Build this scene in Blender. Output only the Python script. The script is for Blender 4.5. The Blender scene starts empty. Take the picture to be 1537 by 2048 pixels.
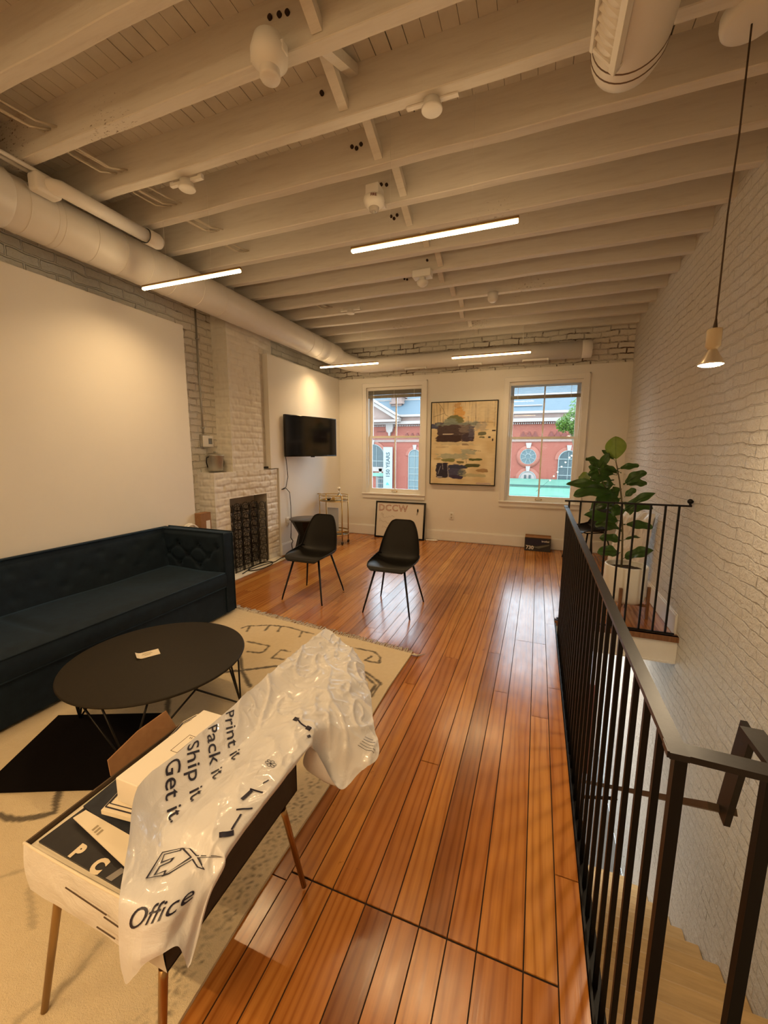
import bpy, math, random
from mathutils import Vector, Matrix, noise
random.seed(7)
PI = math.pi
C = bpy.context.scene.collection
S = bpy.context.scene

# ------------------------------------------------------------------ helpers
class MB:
    def __init__(s): s.v = []; s.f = []; s.sm = []; s.mi = []
    def add(s, vs, fs, smooth=False, m=0):
        o = len(s.v); s.v += [tuple(v) for v in vs]
        for f in fs: s.f.append(tuple(o + i for i in f)); s.sm.append(smooth); s.mi.append(m)
    def box(s, x0, x1, y0, y1, z0, z1, m=0):
        s.add([(x0,y0,z0),(x1,y0,z0),(x1,y1,z0),(x0,y1,z0),(x0,y0,z1),(x1,y0,z1),(x1,y1,z1),(x0,y1,z1)],
              [(3,2,1,0),(4,5,6,7),(0,1,5,4),(1,2,6,5),(2,3,7,6),(3,0,4,7)], False, m)
    def rbox(s, x0, x1, y0, y1, z0, z1, r=.01, n=3, m=0):
        """box with all edges rounded (rounded in plan, with stepped rounded top and bottom)"""
        r = min(r, (x1-x0)/2.01, (y1-y0)/2.01, (z1-z0)/2.01)
        def ring(ins, z):
            rr = max(r - ins, .0004); P = []
            for cx, cy, a0 in ((x1-r, y1-r, 0), (x0+r, y1-r, 90), (x0+r, y0+r, 180), (x1-r, y0+r, 270)):
                for k in range(n+1):
                    a = math.radians(a0 + 90*k/n); P.append((cx + rr*math.cos(a), cy + rr*math.sin(a), z))
            return P
        R = []
        for k in range(n+1):
            a = PI/2*k/n; R.append(ring(r*(1-math.sin(a)), z0 + r*(1-math.cos(a))))
        for k in range(n+1):
            a = PI/2*(1-k/n); R.append(ring(r*(1-math.sin(a)), z1 - r*(1-math.cos(a))))
        s.loft(R, True, True, True, m)
    def loft(s, rings, closed=True, cap0=False, cap1=False, m=0, smooth=True):
        n = len(rings[0]); V = [p for r in rings for p in r]; F = []
        for i in range(len(rings)-1):
            for j in range(n if closed else n-1):
                k = (j+1) % n; F.append((i*n+j, i*n+k, (i+1)*n+k, (i+1)*n+j))
        s.add(V, F, smooth, m)
        o = len(s.v) - len(V)
        if cap0: s.f.append(tuple(o+i for i in range(n-1, -1, -1))); s.sm.append(False); s.mi.append(m)
        if cap1: s.f.append(tuple(o+(len(rings)-1)*n+i for i in range(n))); s.sm.append(False); s.mi.append(m)
    def tube(s, pts, r, n=10, m=0, caps=True, square=False):
        pts = [Vector(p) for p in pts]; rs = r if isinstance(r, (list, tuple)) else [r]*len(pts)
        rings = []; up = None
        for i, p in enumerate(pts):
            a = pts[max(i-1, 0)]; b = pts[min(i+1, len(pts)-1)]; t = (b-a).normalized()
            if up is None:
                up = Vector((0,0,1)) if abs(t.z) < .9 else Vector((0,1,0))
            sd = t.cross(up)
            if sd.length < 1e-5: sd = t.cross(Vector((1,0,0)))
            sd.normalize(); up = sd.cross(t).normalized()
            k = 4 if square else n; off = PI/4 if square else 0; rr = rs[i]*(math.sqrt(2) if square else 1)
            rings.append([tuple(p + rr*(math.cos(off+2*PI*j/k)*sd + math.sin(off+2*PI*j/k)*up)) for j in range(k)])
        s.loft(rings, True, caps, caps, m, not square)
    def bar(s, a, b, w, h, m=0, up=(0,0,1)):
        a = Vector(a); b = Vector(b); t = (b-a).normalized(); u = Vector(up)
        if abs(t.dot(u)) > .98: u = Vector((0,1,0))
        sd = t.cross(u).normalized(); u = sd.cross(t)
        q = lambda p: [tuple(p + i*sd*w/2 + j*u*h/2) for i, j in ((-1,-1),(1,-1),(1,1),(-1,1))]
        s.loft([q(a), q(b)], True, True, True, m, False)
    def lathe(s, prof, c=(0,0,0), n=32, axis='z', m=0, smooth=True, cap0=False, cap1=False):
        R = []
        for r, z in prof:
            ring = []
            for j in range(n):
                a = 2*PI*j/n; x, y = r*math.cos(a), r*math.sin(a)
                p = (x, y, z) if axis == 'z' else ((x, z, y) if axis == 'y' else (z, x, y))
                ring.append((c[0]+p[0], c[1]+p[1], c[2]+p[2]))
            R.append(ring)
        s.loft(R, True, cap0, cap1, m, smooth)
    def cyl(s, c, r, h, n=24, axis='z', m=0): s.lathe([(r,0),(r,h)], c, n, axis, m, True, True, True)
    def ball(s, c, r, n=14, m=0, sc=(1,1,1)):
        R = []
        for i in range(n+1):
            a = PI*i/n; rr = max(math.sin(a), 1e-4)*r
            R.append([(c[0]+sc[0]*rr*math.cos(2*PI*j/n), c[1]+sc[1]*rr*math.sin(2*PI*j/n), c[2]-sc[2]*r*math.cos(a)) for j in range(n)])
        s.loft(R, True, False, False, m)
    def grid(s, fn, nu, nv, m=0, smooth=True):
        V = [fn(i/nu, j/nv) for i in range(nu+1) for j in range(nv+1)]
        F = [(i*(nv+1)+j, (i+1)*(nv+1)+j, (i+1)*(nv+1)+j+1, i*(nv+1)+j+1) for i in range(nu) for j in range(nv)]
        s.add(V, F, smooth, m)
    def quad(s, a, b, c, d, m=0): s.add([a,b,c,d], [(0,1,2,3)], False, m)
    def poly(s, pts, th, m=0):
        """flat polygon (horizontal) with thickness th downwards"""
        n = len(pts); V = [tuple(p) for p in pts] + [(p[0],p[1],p[2]-th) for p in pts]
        F = [tuple(range(n)), tuple(range(2*n-1, n-1, -1))] + [(i, i+n, (i+1)%n+n, (i+1)%n) for i in range(n)]
        s.add(V, F, False, m)
    def build(s, name, mat, parent=None, loc=None, rz=0):
        me = bpy.data.meshes.new(name); me.from_pydata(s.v, [], s.f)
        me.polygons.foreach_set('use_smooth', s.sm)
        mats = mat if isinstance(mat, (list, tuple)) else [mat]
        for mm in mats: me.materials.append(mm)
        if len(mats) > 1: me.polygons.foreach_set('material_index', s.mi)
        me.update()
        o = bpy.data.objects.new(name, me); C.objects.link(o)
        if parent: o.parent = parent
        if loc: o.location = loc
        if rz: o.rotation_euler.z = rz
        return o

def tag(o, label=None, cat=None, group=None, kind=None):
    if label: o['label'] = label
    if cat: o['category'] = cat
    if group: o['group'] = group
    if kind: o['kind'] = kind
    return o
def thing(name, label, cat, loc=(0,0,0), rz=0, group=None):
    o = bpy.data.objects.new(name, None); C.objects.link(o); o.empty_display_size = .1
    o.location = loc; o.rotation_euler = (0,0,rz); return tag(o, label, cat, group)
def struct(name, mb, m): return tag(mb.build(name, m), kind='structure')
def dup(root, loc=None, rz=None, label=None):
    r = root.copy(); C.objects.link(r)
    if loc is not None: r.location = loc
    if rz is not None: r.rotation_euler.z = rz
    if label: r['label'] = label
    for ch in list(root.children):
        c = ch.copy(); C.objects.link(c); c.parent = r
        for g in list(ch.children):
            d = g.copy(); C.objects.link(d); d.parent = c
    return r
def L3(a, b, t): return tuple(a[i] + (b[i]-a[i])*t for i in range(len(a)))
def vcol(o, fn, name='Col'):
    me = o.data; at = me.color_attributes.new(name, 'FLOAT_COLOR', 'POINT')
    for i, v in enumerate(me.vertices): at.data[i].color = (*fn(v.co), 1)
def text_mesh(txt, size=1, outline=False, space=1.0, shear=0, bold=0):
    cu = bpy.data.curves.new('t', 'FONT'); cu.body = txt; cu.size = size; cu.space_character = space; cu.shear = shear
    cu.resolution_u = 4; cu.offset = bold
    if outline: cu.fill_mode = 'NONE' ; cu.bevel_depth = outline; cu.bevel_resolution = 0
    o = bpy.data.objects.new('t', cu); C.objects.link(o)
    dg = bpy.context.evaluated_depsgraph_get(); ev = o.evaluated_get(dg); me = bpy.data.meshes.new_from_object(ev)
    V = [tuple(v.co) for v in me.vertices]; F = [tuple(p.vertices) for p in me.polygons]
    C.objects.unlink(o); bpy.data.objects.remove(o); bpy.data.meshes.remove(me); bpy.data.curves.remove(cu)
    return V, F
def text_on(mb, txt, size, org, ux, uy, lift=.001, m=0, **k):
    V, F = text_mesh(txt, size, **k); ux = Vector(ux).normalized(); uy = Vector(uy).normalized(); n = ux.cross(uy)
    org = Vector(org)
    mb.add([tuple(org + v[0]*ux + v[1]*uy + n*(lift + max(v[2], -0.0))) for v in V], F, False, m)

# ------------------------------------------------------------------ materials
def mat(name, col=(.8,.8,.8), rough=.5, metal=0, spec=.5, coat=0, **k):
    m = bpy.data.materials.new(name); m.use_nodes = True
    b = m.node_tree.nodes['Principled BSDF']
    b.inputs['Base Color'].default_value = (*col, 1); b.inputs['Roughness'].default_value = rough
    b.inputs['Metallic'].default_value = metal; b.inputs['Specular IOR Level'].default_value = spec
    b.inputs['Coat Weight'].default_value = coat
    for kk, vv in k.items(): b.inputs[kk.replace('_', ' ')].default_value = vv
    return m
def N(m, t, **k):
    n = m.node_tree.nodes.new(t)
    for a, b in k.items():
        if hasattr(n, a): setattr(n, a, b)
        else: n.inputs[a.replace('_', ' ')].default_value = b
    return n
def LK(m, a, b): m.node_tree.links.new(a, b)
def BS(m): return m.node_tree.nodes['Principled BSDF']
def ramp(m, fac, stops):
    r = N(m, 'ShaderNodeValToRGB'); e = r.color_ramp.elements
    while len(e) < len(stops): e.new(.5)
    for i, (p, c) in enumerate(stops): e[i].position = p; e[i].color = (*c, 1) if len(c) == 3 else c
    LK(m, fac, r.inputs[0]); return r.outputs[0]
def coord(m, scale=(1,1,1), swap=None):
    g = N(m, 'ShaderNodeNewGeometry'); out = g.outputs['Position']
    if swap:
        sp = N(m, 'ShaderNodeSeparateXYZ'); LK(m, out, sp.inputs[0]); cb = N(m, 'ShaderNodeCombineXYZ')
        for i, ch in enumerate(swap): LK(m, sp.outputs['XYZ'.index(ch)], cb.inputs[i])
        out = cb.outputs[0]
    mp = N(m, 'ShaderNodeMapping'); mp.inputs['Scale'].default_value = scale; LK(m, out, mp.inputs[0]); return mp.outputs[0]
def noisetex(m, vec, scale, detail=4, rough=.6, dist=0):
    n = N(m, 'ShaderNodeTexNoise'); n.inputs['Scale'].default_value = scale; n.inputs['Detail'].default_value = detail
    n.inputs['Roughness'].default_value = rough; n.inputs['Distortion'].default_value = dist
    LK(m, vec, n.inputs['Vector']); return n
def bump(m, h, strength=.3, dist=.01, prev=None):
    b = N(m, 'ShaderNodeBump'); b.inputs['Strength'].default_value = strength; b.inputs['Distance'].default_value = dist
    LK(m, h, b.inputs['Height'])
    if prev: LK(m, prev, b.inputs['Normal'])
    LK(m, b.outputs[0], BS(m).inputs['Normal']); return b.outputs[0]
def mixc(m, fac, a, b, mode='MIX'):
    x = N(m, 'ShaderNodeMix', data_type='RGBA', blend_type=mode)
    for i, v in ((0, fac), (6, a), (7, b)):
        if hasattr(v, 'is_linked'): LK(m, v, x.inputs[i])
        else: x.inputs[i].default_value = v if i == 0 else (*v, 1)
    return x.outputs[2]
def noisy(name, c1, c2, scale=20, rough=.6, bs=.2, bd=.002, swap=None, sc=(1,1,1), detail=5, **k):
    m = mat(name, c1, rough, **k); v = coord(m, sc, swap); n = noisetex(m, v, scale, detail)
    LK(m, ramp(m, n.outputs[0], [(.3, c1), (.7, c2)]), BS(m).inputs['Base Color'])
    if bs: bump(m, n.outputs[0], bs, bd)
    return m

M = {}
WH = (.80, .78, .74)
M['drywall'] = noisy('drywall paint', (.80,.78,.73), (.82,.80,.75), 3, .6, .05, .001)
M['trim'] = noisy('white trim paint', (.80,.79,.76), (.83,.82,.79), 8, .4, .05, .001)
M['timber'] = mat('painted timber', WH, .6)
def _timber():
    m = M['timber']; v = coord(m, (1.2, 12, 12)); n = noisetex(m, v, 3, 6, .65)
    w = noisetex(m, coord(m, (4, 10, 10)), 5, 3)
    c = ramp(m, n.outputs[0], [(.25, (.62,.58,.52)), (.5, (.70,.67,.61)), (.8, (.73,.70,.64))])
    p = noisetex(m, coord(m, (9, 20, 20)), 3.5, 8, .75)
    p2 = noisetex(m, coord(m), .9, 1)
    mul = N(m, 'ShaderNodeMath', operation='MULTIPLY'); LK(m, p.outputs[0], mul.inputs[0]); LK(m, p2.outputs[0], mul.inputs[1])
    worn = ramp(m, mul.outputs[0], [(.412, (0,0,0)), (.45, (1,1,1))])
    LK(m, mixc(m, worn, c, (.12,.07,.04)), BS(m).inputs['Base Color'])
    bump(m, n.outputs[0], .35, .004)
_timber()
def brickmat(name, swap, c1, c2, cm, strength=.7, rows=.072, width=.21, dist=.02, gap=.006, hm=.38, crack=.56):
    m = mat(name, c1, .65); v = coord(m, (1,1,1), swap)
    nz = noisetex(m, v, 3.6, 4, .62); nz2 = noisetex(m, v, 26, 5, .7)
    off = N(m, 'ShaderNodeVectorMath', operation='SCALE'); off.inputs['Scale'].default_value = .075; LK(m, nz.outputs['Color'], off.inputs[0])
    ad = N(m, 'ShaderNodeVectorMath', operation='ADD'); LK(m, v, ad.inputs[0]); LK(m, off.outputs[0], ad.inputs[1])
    b = N(m, 'ShaderNodeTexBrick'); LK(m, ad.outputs[0], b.inputs['Vector'])
    b.inputs['Scale'].default_value = 1; b.inputs['Brick Width'].default_value = width; b.inputs['Row Height'].default_value = rows
    b.inputs['Mortar Size'].default_value = gap; b.inputs['Mortar Smooth'].default_value = .6; b.inputs['Bias'].default_value = 0
    b.inputs['Color1'].default_value = (1,1,1,1); b.inputs['Color2'].default_value = (.72,.72,.72,1); b.inputs['Mortar'].default_value = (0,0,0,1)
    h = N(m, 'ShaderNodeMix', data_type='RGBA', blend_type='MIX'); h.inputs[0].default_value = hm
    LK(m, b.outputs['Color'], h.inputs[6]); LK(m, nz2.outputs[0], h.inputs[7])
    col = ramp(m, nz2.outputs[0], [(.3, c1), (.7, c2)])
    # thin dark cracks where mortar is missing
    crk = noisetex(m, v, 3.2, 4, .7)
    cr = N(m, 'ShaderNodeMath', operation='MULTIPLY'); LK(m, b.outputs['Fac'], cr.inputs[0])
    LK(m, ramp(m, crk.outputs[0], [(crack, (0,0,0)), (crack+.14, (1,1,1))]), cr.inputs[1])
    col = mixc(m, cr.outputs[0], col, cm)
    LK(m, col, BS(m).inputs['Base Color'])
    bump(m, h.outputs[2], strength, dist)
    return m
M['brick_yz'] = brickmat('white painted brick side', 'YZX', (.76,.73,.67), (.80,.77,.71), (.42,.37,.30), 1.0, dist=.035, hm=.68)
M['brick_left'] = brickmat('white painted rough brick', 'YZX', (.72,.70,.64), (.79,.76,.69), (.22,.17,.12), 1.0, .078, .22, .03, .009)
M['brick_xz'] = brickmat('white painted rough brick back', 'XZY', (.72,.68,.61), (.78,.74,.67), (.13,.08,.055), 1.0, .078, .22, .03, .01, crack=.46)
M['plank'] = mat('painted plank ceiling', (.6,.57,.5), .6)
def _plank():
    m = M['plank']; v = coord(m); n = noisetex(m, v, 6, 5)
    LK(m, ramp(m, n.outputs[0], [(.3, (.60,.56,.50)), (.7, (.70,.66,.60))]), BS(m).inputs['Base Color']); bump(m, n.outputs[0], .2, .003)
_plank()
M['board'] = mat('orange pine floorboard', (.45,.2,.07), .25, spec=.65)
def _board():
    m = M['board']; b = BS(m)
    at = N(m, 'ShaderNodeAttribute', attribute_name='Col')
    sp = N(m, 'ShaderNodeSeparateColor'); LK(m, at.outputs['Color'], sp.inputs[0])
    g = coord(m, (1,1,1))
    cb = N(m, 'ShaderNodeCombineXYZ'); LK(m, sp.outputs[1], cb.inputs[2])
    sc = N(m, 'ShaderNodeVectorMath', operation='SCALE'); sc.inputs['Scale'].default_value = 20; LK(m, cb.outputs[0], sc.inputs[0])
    ad = N(m, 'ShaderNodeVectorMath', operation='ADD'); LK(m, g, ad.inputs[0]); LK(m, sc.outputs[0], ad.inputs[1])
    mp = N(m, 'ShaderNodeMapping'); mp.inputs['Scale'].default_value = (9, .8, 1); LK(m, ad.outputs[0], mp.inputs[0])
    n0 = noisetex(m, mp.outputs[0], 1.0, 3, .5, .6)
    w = N(m, 'ShaderNodeTexWave', wave_type='BANDS', bands_direction='X'); w.inputs['Scale'].default_value = 1.0
    w.inputs['Distortion'].default_value = 14; w.inputs['Detail'].default_value = 3; w.inputs['Detail Scale'].default_value = .7
    LK(m, mp.outputs[0], w.inputs['Vector'])
    fine = N(m, 'ShaderNodeMapping'); fine.inputs['Scale'].default_value = (180, 5, 1); LK(m, ad.outputs[0], fine.inputs[0])
    n1 = noisetex(m, fine.outputs[0], 1, 3, .6)
    base = ramp(m, sp.outputs[0], [(0, (.17,.06,.018)), (.3, (.36,.135,.030)), (.6, (.43,.175,.038)), (.85, (.49,.22,.050)), (1, (.53,.26,.068))])
    grain = ramp(m, w.outputs['Fac'], [(0, (.70,.58,.48)), (.25, (.94,.91,.87)), (1, (1.08,1.08,1.05))])
    c = mixc(m, .8, base, grain, 'MULTIPLY')
    c = mixc(m, .25, c, ramp(m, n1.outputs[0], [(.3, (.6,.5,.45)), (.6, (1.1,1.1,1.1))]), 'MULTIPLY')
    blot = noisetex(m, g, 1.7, 4, .6)
    c = mixc(m, .6, c, ramp(m, blot.outputs[0], [(.3, (.72,.6,.55)), (.6, (1.08,1.06,1.0))]), 'MULTIPLY')
    # nail holes and dark scuffs
    sc2 = noisetex(m, coord(m, (1,1,1)), 24, 3, .7); sc3 = noisetex(m, g, 2.3, 2)
    mu = N(m, 'ShaderNodeMath', operation='MULTIPLY'); LK(m, sc2.outputs[0], mu.inputs[0]); LK(m, sc3.outputs[0], mu.inputs[1])
    c = mixc(m, ramp(m, mu.outputs[0], [(.405, (0,0,0)), (.47, (.75,.75,.75))]), c, (.04,.015,.008))
    LK(m, c, b.inputs['Base Color'])
    rr = ramp(m, noisetex(m, coord(m, (3, 1, 1)), 7, 4).outputs[0], [(.3, (.17,.17,.17)), (.7, (.26,.26,.26))]); LK(m, rr, b.inputs['Roughness'])
    bump(m, n1.outputs[0], .12, .0012)
_board()
M['gap'] = mat('dark gap', (.03,.015,.008), .9)
M['velvet'] = noisy('dark blue velvet', (.004,.010,.020), (.008,.019,.034), 14, .8, .15, .002, Sheen_Weight=.22, Sheen_Roughness=.35, Sheen_Tint=(.12,.30,.55,1), spec=.25)
M['tabletop'] = noisy('black bronze tabletop', (.017,.013,.008), (.021,.016,.010), 60, .55, .03, .0005, spec=.2)
M['blackmetal'] = mat('black painted metal', (.003,.002,.002), .45, spec=.3)
M['railmetal'] = noisy('black steel rail', (.008,.006,.006), (.014,.011,.010), 26, .36, .25, .0015, spec=.45)
M['plastic'] = noisy('black shell plastic', (.005,.004,.003), (.007,.006,.005), 90, .5, .04, .0004, spec=.3)
M['matblack'] = noisy('black felt mat', (.004,.003,.003), (.006,.004,.004), 90, .95, .3, .002, spec=.08)
M['brass'] = mat('brass', (.50,.34,.13), .28, 1)
M['brass_dark'] = mat('antique gold leg', (.42,.27,.12), .35, 1)
M['white'] = mat('white plastic', (.80,.79,.75), .4)
M['duct'] = noisy('white painted duct', (.76,.74,.70), (.80,.78,.74), 5, .38, .05, .001)
M['pot'] = noisy('white ceramic pot', (.78,.77,.73), (.82,.81,.77), 12, .45, .05, .001)
M['soil'] = noisy('dark soil', (.02,.012,.008), (.05,.03,.02), 60, .95, .8, .01)
M['wood'] = noisy('brown wood', (.16,.07,.03), (.26,.12,.05), 12, .45, .1, .001, sc=(8,8,1))
M['oak'] = noisy('oak stair tread', (.50,.33,.14), (.62,.42,.19), 6, .4, .1, .001, sc=(1,9,9))
M['card'] = noisy('brown cardboard', (.26,.13,.055), (.31,.16,.07), 30, .8, .1, .001)
M['carddark'] = noisy('dark cardboard side', (.030,.021,.014), (.040,.029,.020), 40, .75, .1, .001)
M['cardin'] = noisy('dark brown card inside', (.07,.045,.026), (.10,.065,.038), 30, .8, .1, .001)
M['whitecard'] = mat('white cardboard', (.74,.70,.63), .6)
def _wc():
    m = M['whitecard']; v = coord(m, (1.5, 1.5, 2.2), None); n = noisetex(m, v, 6, 7, .7, .6)
    LK(m, ramp(m, n.outputs[0], [(.25, (.62,.57,.50)), (.36, (.72,.69,.64)), (.6, (.77,.75,.71))]), BS(m).inputs['Base Color']); bump(m, n.outputs[0], .7, .008)
_wc()
M['foam'] = mat('smooth white box', (.84,.78,.68), .55)
M['paper'] = mat('cream paper', (.76,.68,.54), .6)
M['ink'] = mat('dark navy ink', (.010,.008,.025), .45)
M['inkred'] = mat('red marker', (.42,.16,.12), .6)
M['blackgloss'] = mat('gloss black', (.005,.005,.006), .12)
M['screen'] = mat('tv screen', (.004,.004,.005), .10, spec=.6)
M['navy'] = noisy('dark navy cloth', (.012,.014,.022), (.022,.026,.038), 30, .75, .3, .004)
M['charcoal'] = noisy('charcoal print', (.018,.017,.020), (.026,.025,.027), 25, .4, .05, .001)
M['steel'] = noisy('galvanised steel', (.40,.39,.36), (.55,.54,.50), 8, .42, .05, .001, metal=.8)
M['bag'] = mat('white plastic film', (.70,.70,.73), .32, spec=.5, coat=.5)
def _bag():
    m = M['bag']; v = coord(m, (1,1,1)); n = noisetex(m, v, 9, 5, .62, 1.2); n2 = noisetex(m, coord(m, (3,1,2)), 14, 4, .6, 2)
    a = bump(m, n.outputs[0], .45, .008); bump(m, n2.outputs[0], .3, .003, a)
    b = BS(m); b.inputs['Subsurface Weight'].default_value = .0
_bag()
M['clearbag'] = mat('clear plastic wrap', (.93,.95,.97), .2, spec=.8, coat=.5)
bump(M['clearbag'], noisetex(M['clearbag'], coord(M['clearbag'], (4,4,1)), 7, 5, .65, 1.5).outputs[0], .9, .02)
def leafmat(name, c1, c2, tr):
    m = mat(name, c1, .38); v = coord(m); n = noisetex(m, v, 30, 3)
    LK(m, ramp(m, n.outputs[0], [(.3, c1), (.7, c2)]), BS(m).inputs['Base Color']); bump(m, n.outputs[0], .5, .006)
    t = N(m, 'ShaderNodeBsdfTranslucent'); t.inputs[0].default_value = (*tr, 1)
    mx = N(m, 'ShaderNodeMixShader'); mx.inputs[0].default_value = .35
    out = m.node_tree.nodes['Material Output']; LK(m, BS(m).outputs[0], mx.inputs[1]); LK(m, t.outputs[0], mx.inputs[2]); LK(m, mx.outputs[0], out.inputs[0])
    return m
M['leaf'] = leafmat('dark green leaf', (.018,.050,.013), (.042,.090,.020), (.09,.19,.02))
M['leafb'] = leafmat('young bright leaf', (.11,.17,.025), (.17,.23,.04), (.30,.42,.04))
M['stem'] = noisy('brown stem', (.08,.07,.04), (.14,.11,.06), 50, .7, .3, .002)
def emat(name, col, st):
    m = bpy.data.materials.new(name); m.use_nodes = True; nt = m.node_tree
    nt.nodes.remove(nt.nodes['Principled BSDF']); e = nt.nodes.new('ShaderNodeEmission')
    e.inputs[0].default_value = (*col, 1); e.inputs[1].default_value = st
    nt.links.new(e.outputs[0], nt.nodes['Material Output'].inputs[0]); return m
LEDC = (1, .66, .32)
LEDW = 16
M['led'] = emat('warm led strip', (1, .70, .36), 36)
M['bulb'] = emat('warm bulb face', (1, .76, .48), 480)
def glassmat():
    m = bpy.data.materials.new('window glass'); m.use_nodes = True; nt = m.node_tree
    nt.nodes.remove(nt.nodes['Principled BSDF']); t = nt.nodes.new('ShaderNodeBsdfTransparent'); t.inputs[0].default_value = (.95,.97,.97,1)
    g = nt.nodes.new('ShaderNodeBsdfGlossy'); g.inputs['Roughness'].default_value = .02
    f = nt.nodes.new('ShaderNodeFresnel'); f.inputs[0].default_value = 1.3; mx = nt.nodes.new('ShaderNodeMixShader')
    nt.links.new(f.outputs[0], mx.inputs[0]); nt.links.new(t.outputs[0], mx.inputs[1]); nt.links.new(g.outputs[0], mx.inputs[2])
    nt.links.new(mx.outputs[0], nt.nodes['Material Output'].inputs[0]); return m
M['glass'] = glassmat()
M['bottle'] = mat('clear bottle glass', (.9,.93,.92), .05, spec=.8, Transmission_Weight=.85)
M['blind'] = mat('grey blind slat', (.22,.21,.17), .5)
M['shade'] = mat('sheer blind slats', (.55,.55,.52), .6)
# outside
M['obrick'] = brickmat('red street brick', 'XZY', (.24,.048,.024), (.28,.066,.036), (.25,.11,.07), .2, .09, .25, .01, .012)
M['ored'] = noisy('dark red brick trim', (.13,.022,.014), (.17,.035,.022), 5, .7, .1)
M['opink'] = noisy('pink sandstone', (.25,.16,.13), (.29,.20,.165), 3, .7, .1)
M['ocream'] = noisy('pale cornice stone', (.32,.27,.24), (.36,.31,.28), 3, .7, .1)
M['oarch'] = noisy('rubbed brick arch', (.28,.08,.05), (.33,.11,.07), 3, .7, .1)
M['slate'] = brickmat('blue slate roof', 'XZY', (.045,.075,.10), (.085,.13,.16), (.02,.04,.06), .3, .16, .24, .01, .01)
M['mint'] = noisy('pale green canopy metal', (.11,.27,.20), (.14,.31,.23), 2, .5, .1)
M['mintdark'] = mat('dark green gutter', (.01,.05,.04), .5)
M['opane'] = mat('street window pane', (.09,.14,.15), .3)
M['opaned'] = mat('street window pane dark', (.035,.06,.065), .35)
M['oframe'] = mat('grey green window frame', (.22,.26,.25), .6)
M['banner'] = mat('pale banner cloth', (.30,.36,.36), .7)
M['teal'] = mat('teal print', (.05,.22,.24), .7)
M['tree'] = leafmat('street tree leaf', (.07,.15,.02), (.14,.23,.04), (.16,.30,.04))
M['asphalt'] = noisy('street paving', (.22,.22,.21), (.28,.28,.27), 4, .9, .1)
M['bulbs'] = emat('string light glow', (1,.85,.6), 9)
M['glow'] = M['white']

def dim(names, k):
    for nm in names:
        for n in M[nm].node_tree.nodes:
            if n.type == 'VALTORGB':
                for e in n.color_ramp.elements:
                    c = e.color
                    if not (c[0] == c[1] == c[2]): e.color = (c[0]*k, c[1]*k, c[2]*k, 1)
            elif n.type in ('BSDF_PRINCIPLED', 'BSDF_TRANSLUCENT'):
                i = n.inputs[0]; c = i.default_value; i.default_value = (c[0]*k, c[1]*k, c[2]*k, 1)
dim(['obrick','oarch','ored','opink','ocream','slate','mint','banner','opane','opaned','oframe','tree','asphalt'], .74)
# ------------------------------------------------------------------ key dimensions
XL, XR, YB, YF = -3.6, 1.15, 6.6, -2.6
PX = -3.35                        # furred drywall face on the left
WX0, WX1, WY0, WY1 = .22, XR, -1.0, 3.75        # stair well
ZJ, ZD = 3.2, 3.42
W1 = (-2.83, -1.83, .76, 2.56); W2 = (-.47, .55, .725, 2.53)

# ------------------------------------------------------------------ floor
def build_floor():
    mb = MB(); cols = []
    edges = [-.745, -.66, -.58, -.455, -.36, -.27, -.18, -.09, .045, .14, .22]
    x = -.745; left = []
    rnd = random.Random(3)
    while x > -3.6:
        x -= rnd.choice([.075, .085, .09, .09, .1, .115]); left.append(max(x, -3.6))
    edges = sorted(set(left)) + edges
    x = .22
    right = []
    while x < XR: x += rnd.choice([.085, .095, .1]); right.append(min(x, XR))
    edges += right
    special = {-.18: [2.455], -.09: [3.235], .045: [3.235], .14: [3.66, 1.375], -.455: [1.725], -.36: [], -.95: [4.52]}
    for i in range(len(edges)-1):
        a, b = edges[i], edges[i+1]
        cuts = []
        if a > -.75 and b <= .15: cuts = [1.046]
        elif a > -.85 and a < -.7: cuts = [1.014]
        for kx, ys in special.items():
            if abs(a-kx) < .02: cuts += ys
        y = YF + rnd.random()*2
        while y < YB:
            if all(abs(y-c) > .9 for c in cuts) and not (a > -.75 and b < .2 and y < 2.2): cuts.append(y)
            y += rnd.uniform(1.8, 3.6)
        cuts = sorted([YF] + [c for c in cuts if YF < c < YB] + [YB])
        for c0, c1 in zip(cuts, cuts[1:]):
            segs = [(c0, c1)]
            if a >= WX0 - .001:
                segs = [(max(c0, WY1), c1)] if c1 > WY1 else []
                if c0 < WY0: segs.append((c0, min(c1, WY0)))
            for s0, s1 in segs:
                if s1 - s0 < .01: continue
                g = .0021; tone = min(1, max(0, rnd.gauss(.56, .19))); ph = rnd.random()
                if c1 == 1.046 and abs(a + .455) < .02: tone = .08
                ge = .004 if abs(s1-1.046) < .01 else g
                gs = .004 if abs(s0-1.046) < .01 else g
                n0 = len(mb.v)
                mb.add([(a+g, s0+gs, 0), (b-g, s0+gs, 0), (b-g, s1-ge, 0), (a+g, s1-ge, 0)], [(0,1,2,3)])
                cols += [(tone, ph, 0)]*4
                mb.add([(a+g, s0+gs, -.004), (b-g, s0+gs, -.004), (b-g, s1-ge, -.004), (a+g, s1-ge, -.004)], [(3,2,1,0)]); cols += [(tone, ph, 0)]*4
    # slab below the boards, with its cut edges round the stair well
    def slab(x0, x1, y0, y1):
        mb.box(x0, x1, y0, y1, -.22, -.005, 1)
    slab(XL, WX0, YF, YB); slab(WX0, XR, WY1, YB); slab(WX0, XR, YF, WY0)
    o = mb.build('floor', [M['board'], M['gap']])
    me = o.data; at = me.color_attributes.new('Col', 'FLOAT_COLOR', 'POINT')
    for i in range(len(me.vertices)): at.data[i].color = (*cols[i], 1) if i < len(cols) else (0,0,0,1)
    tag(o, kind='structure')
build_floor()

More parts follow.
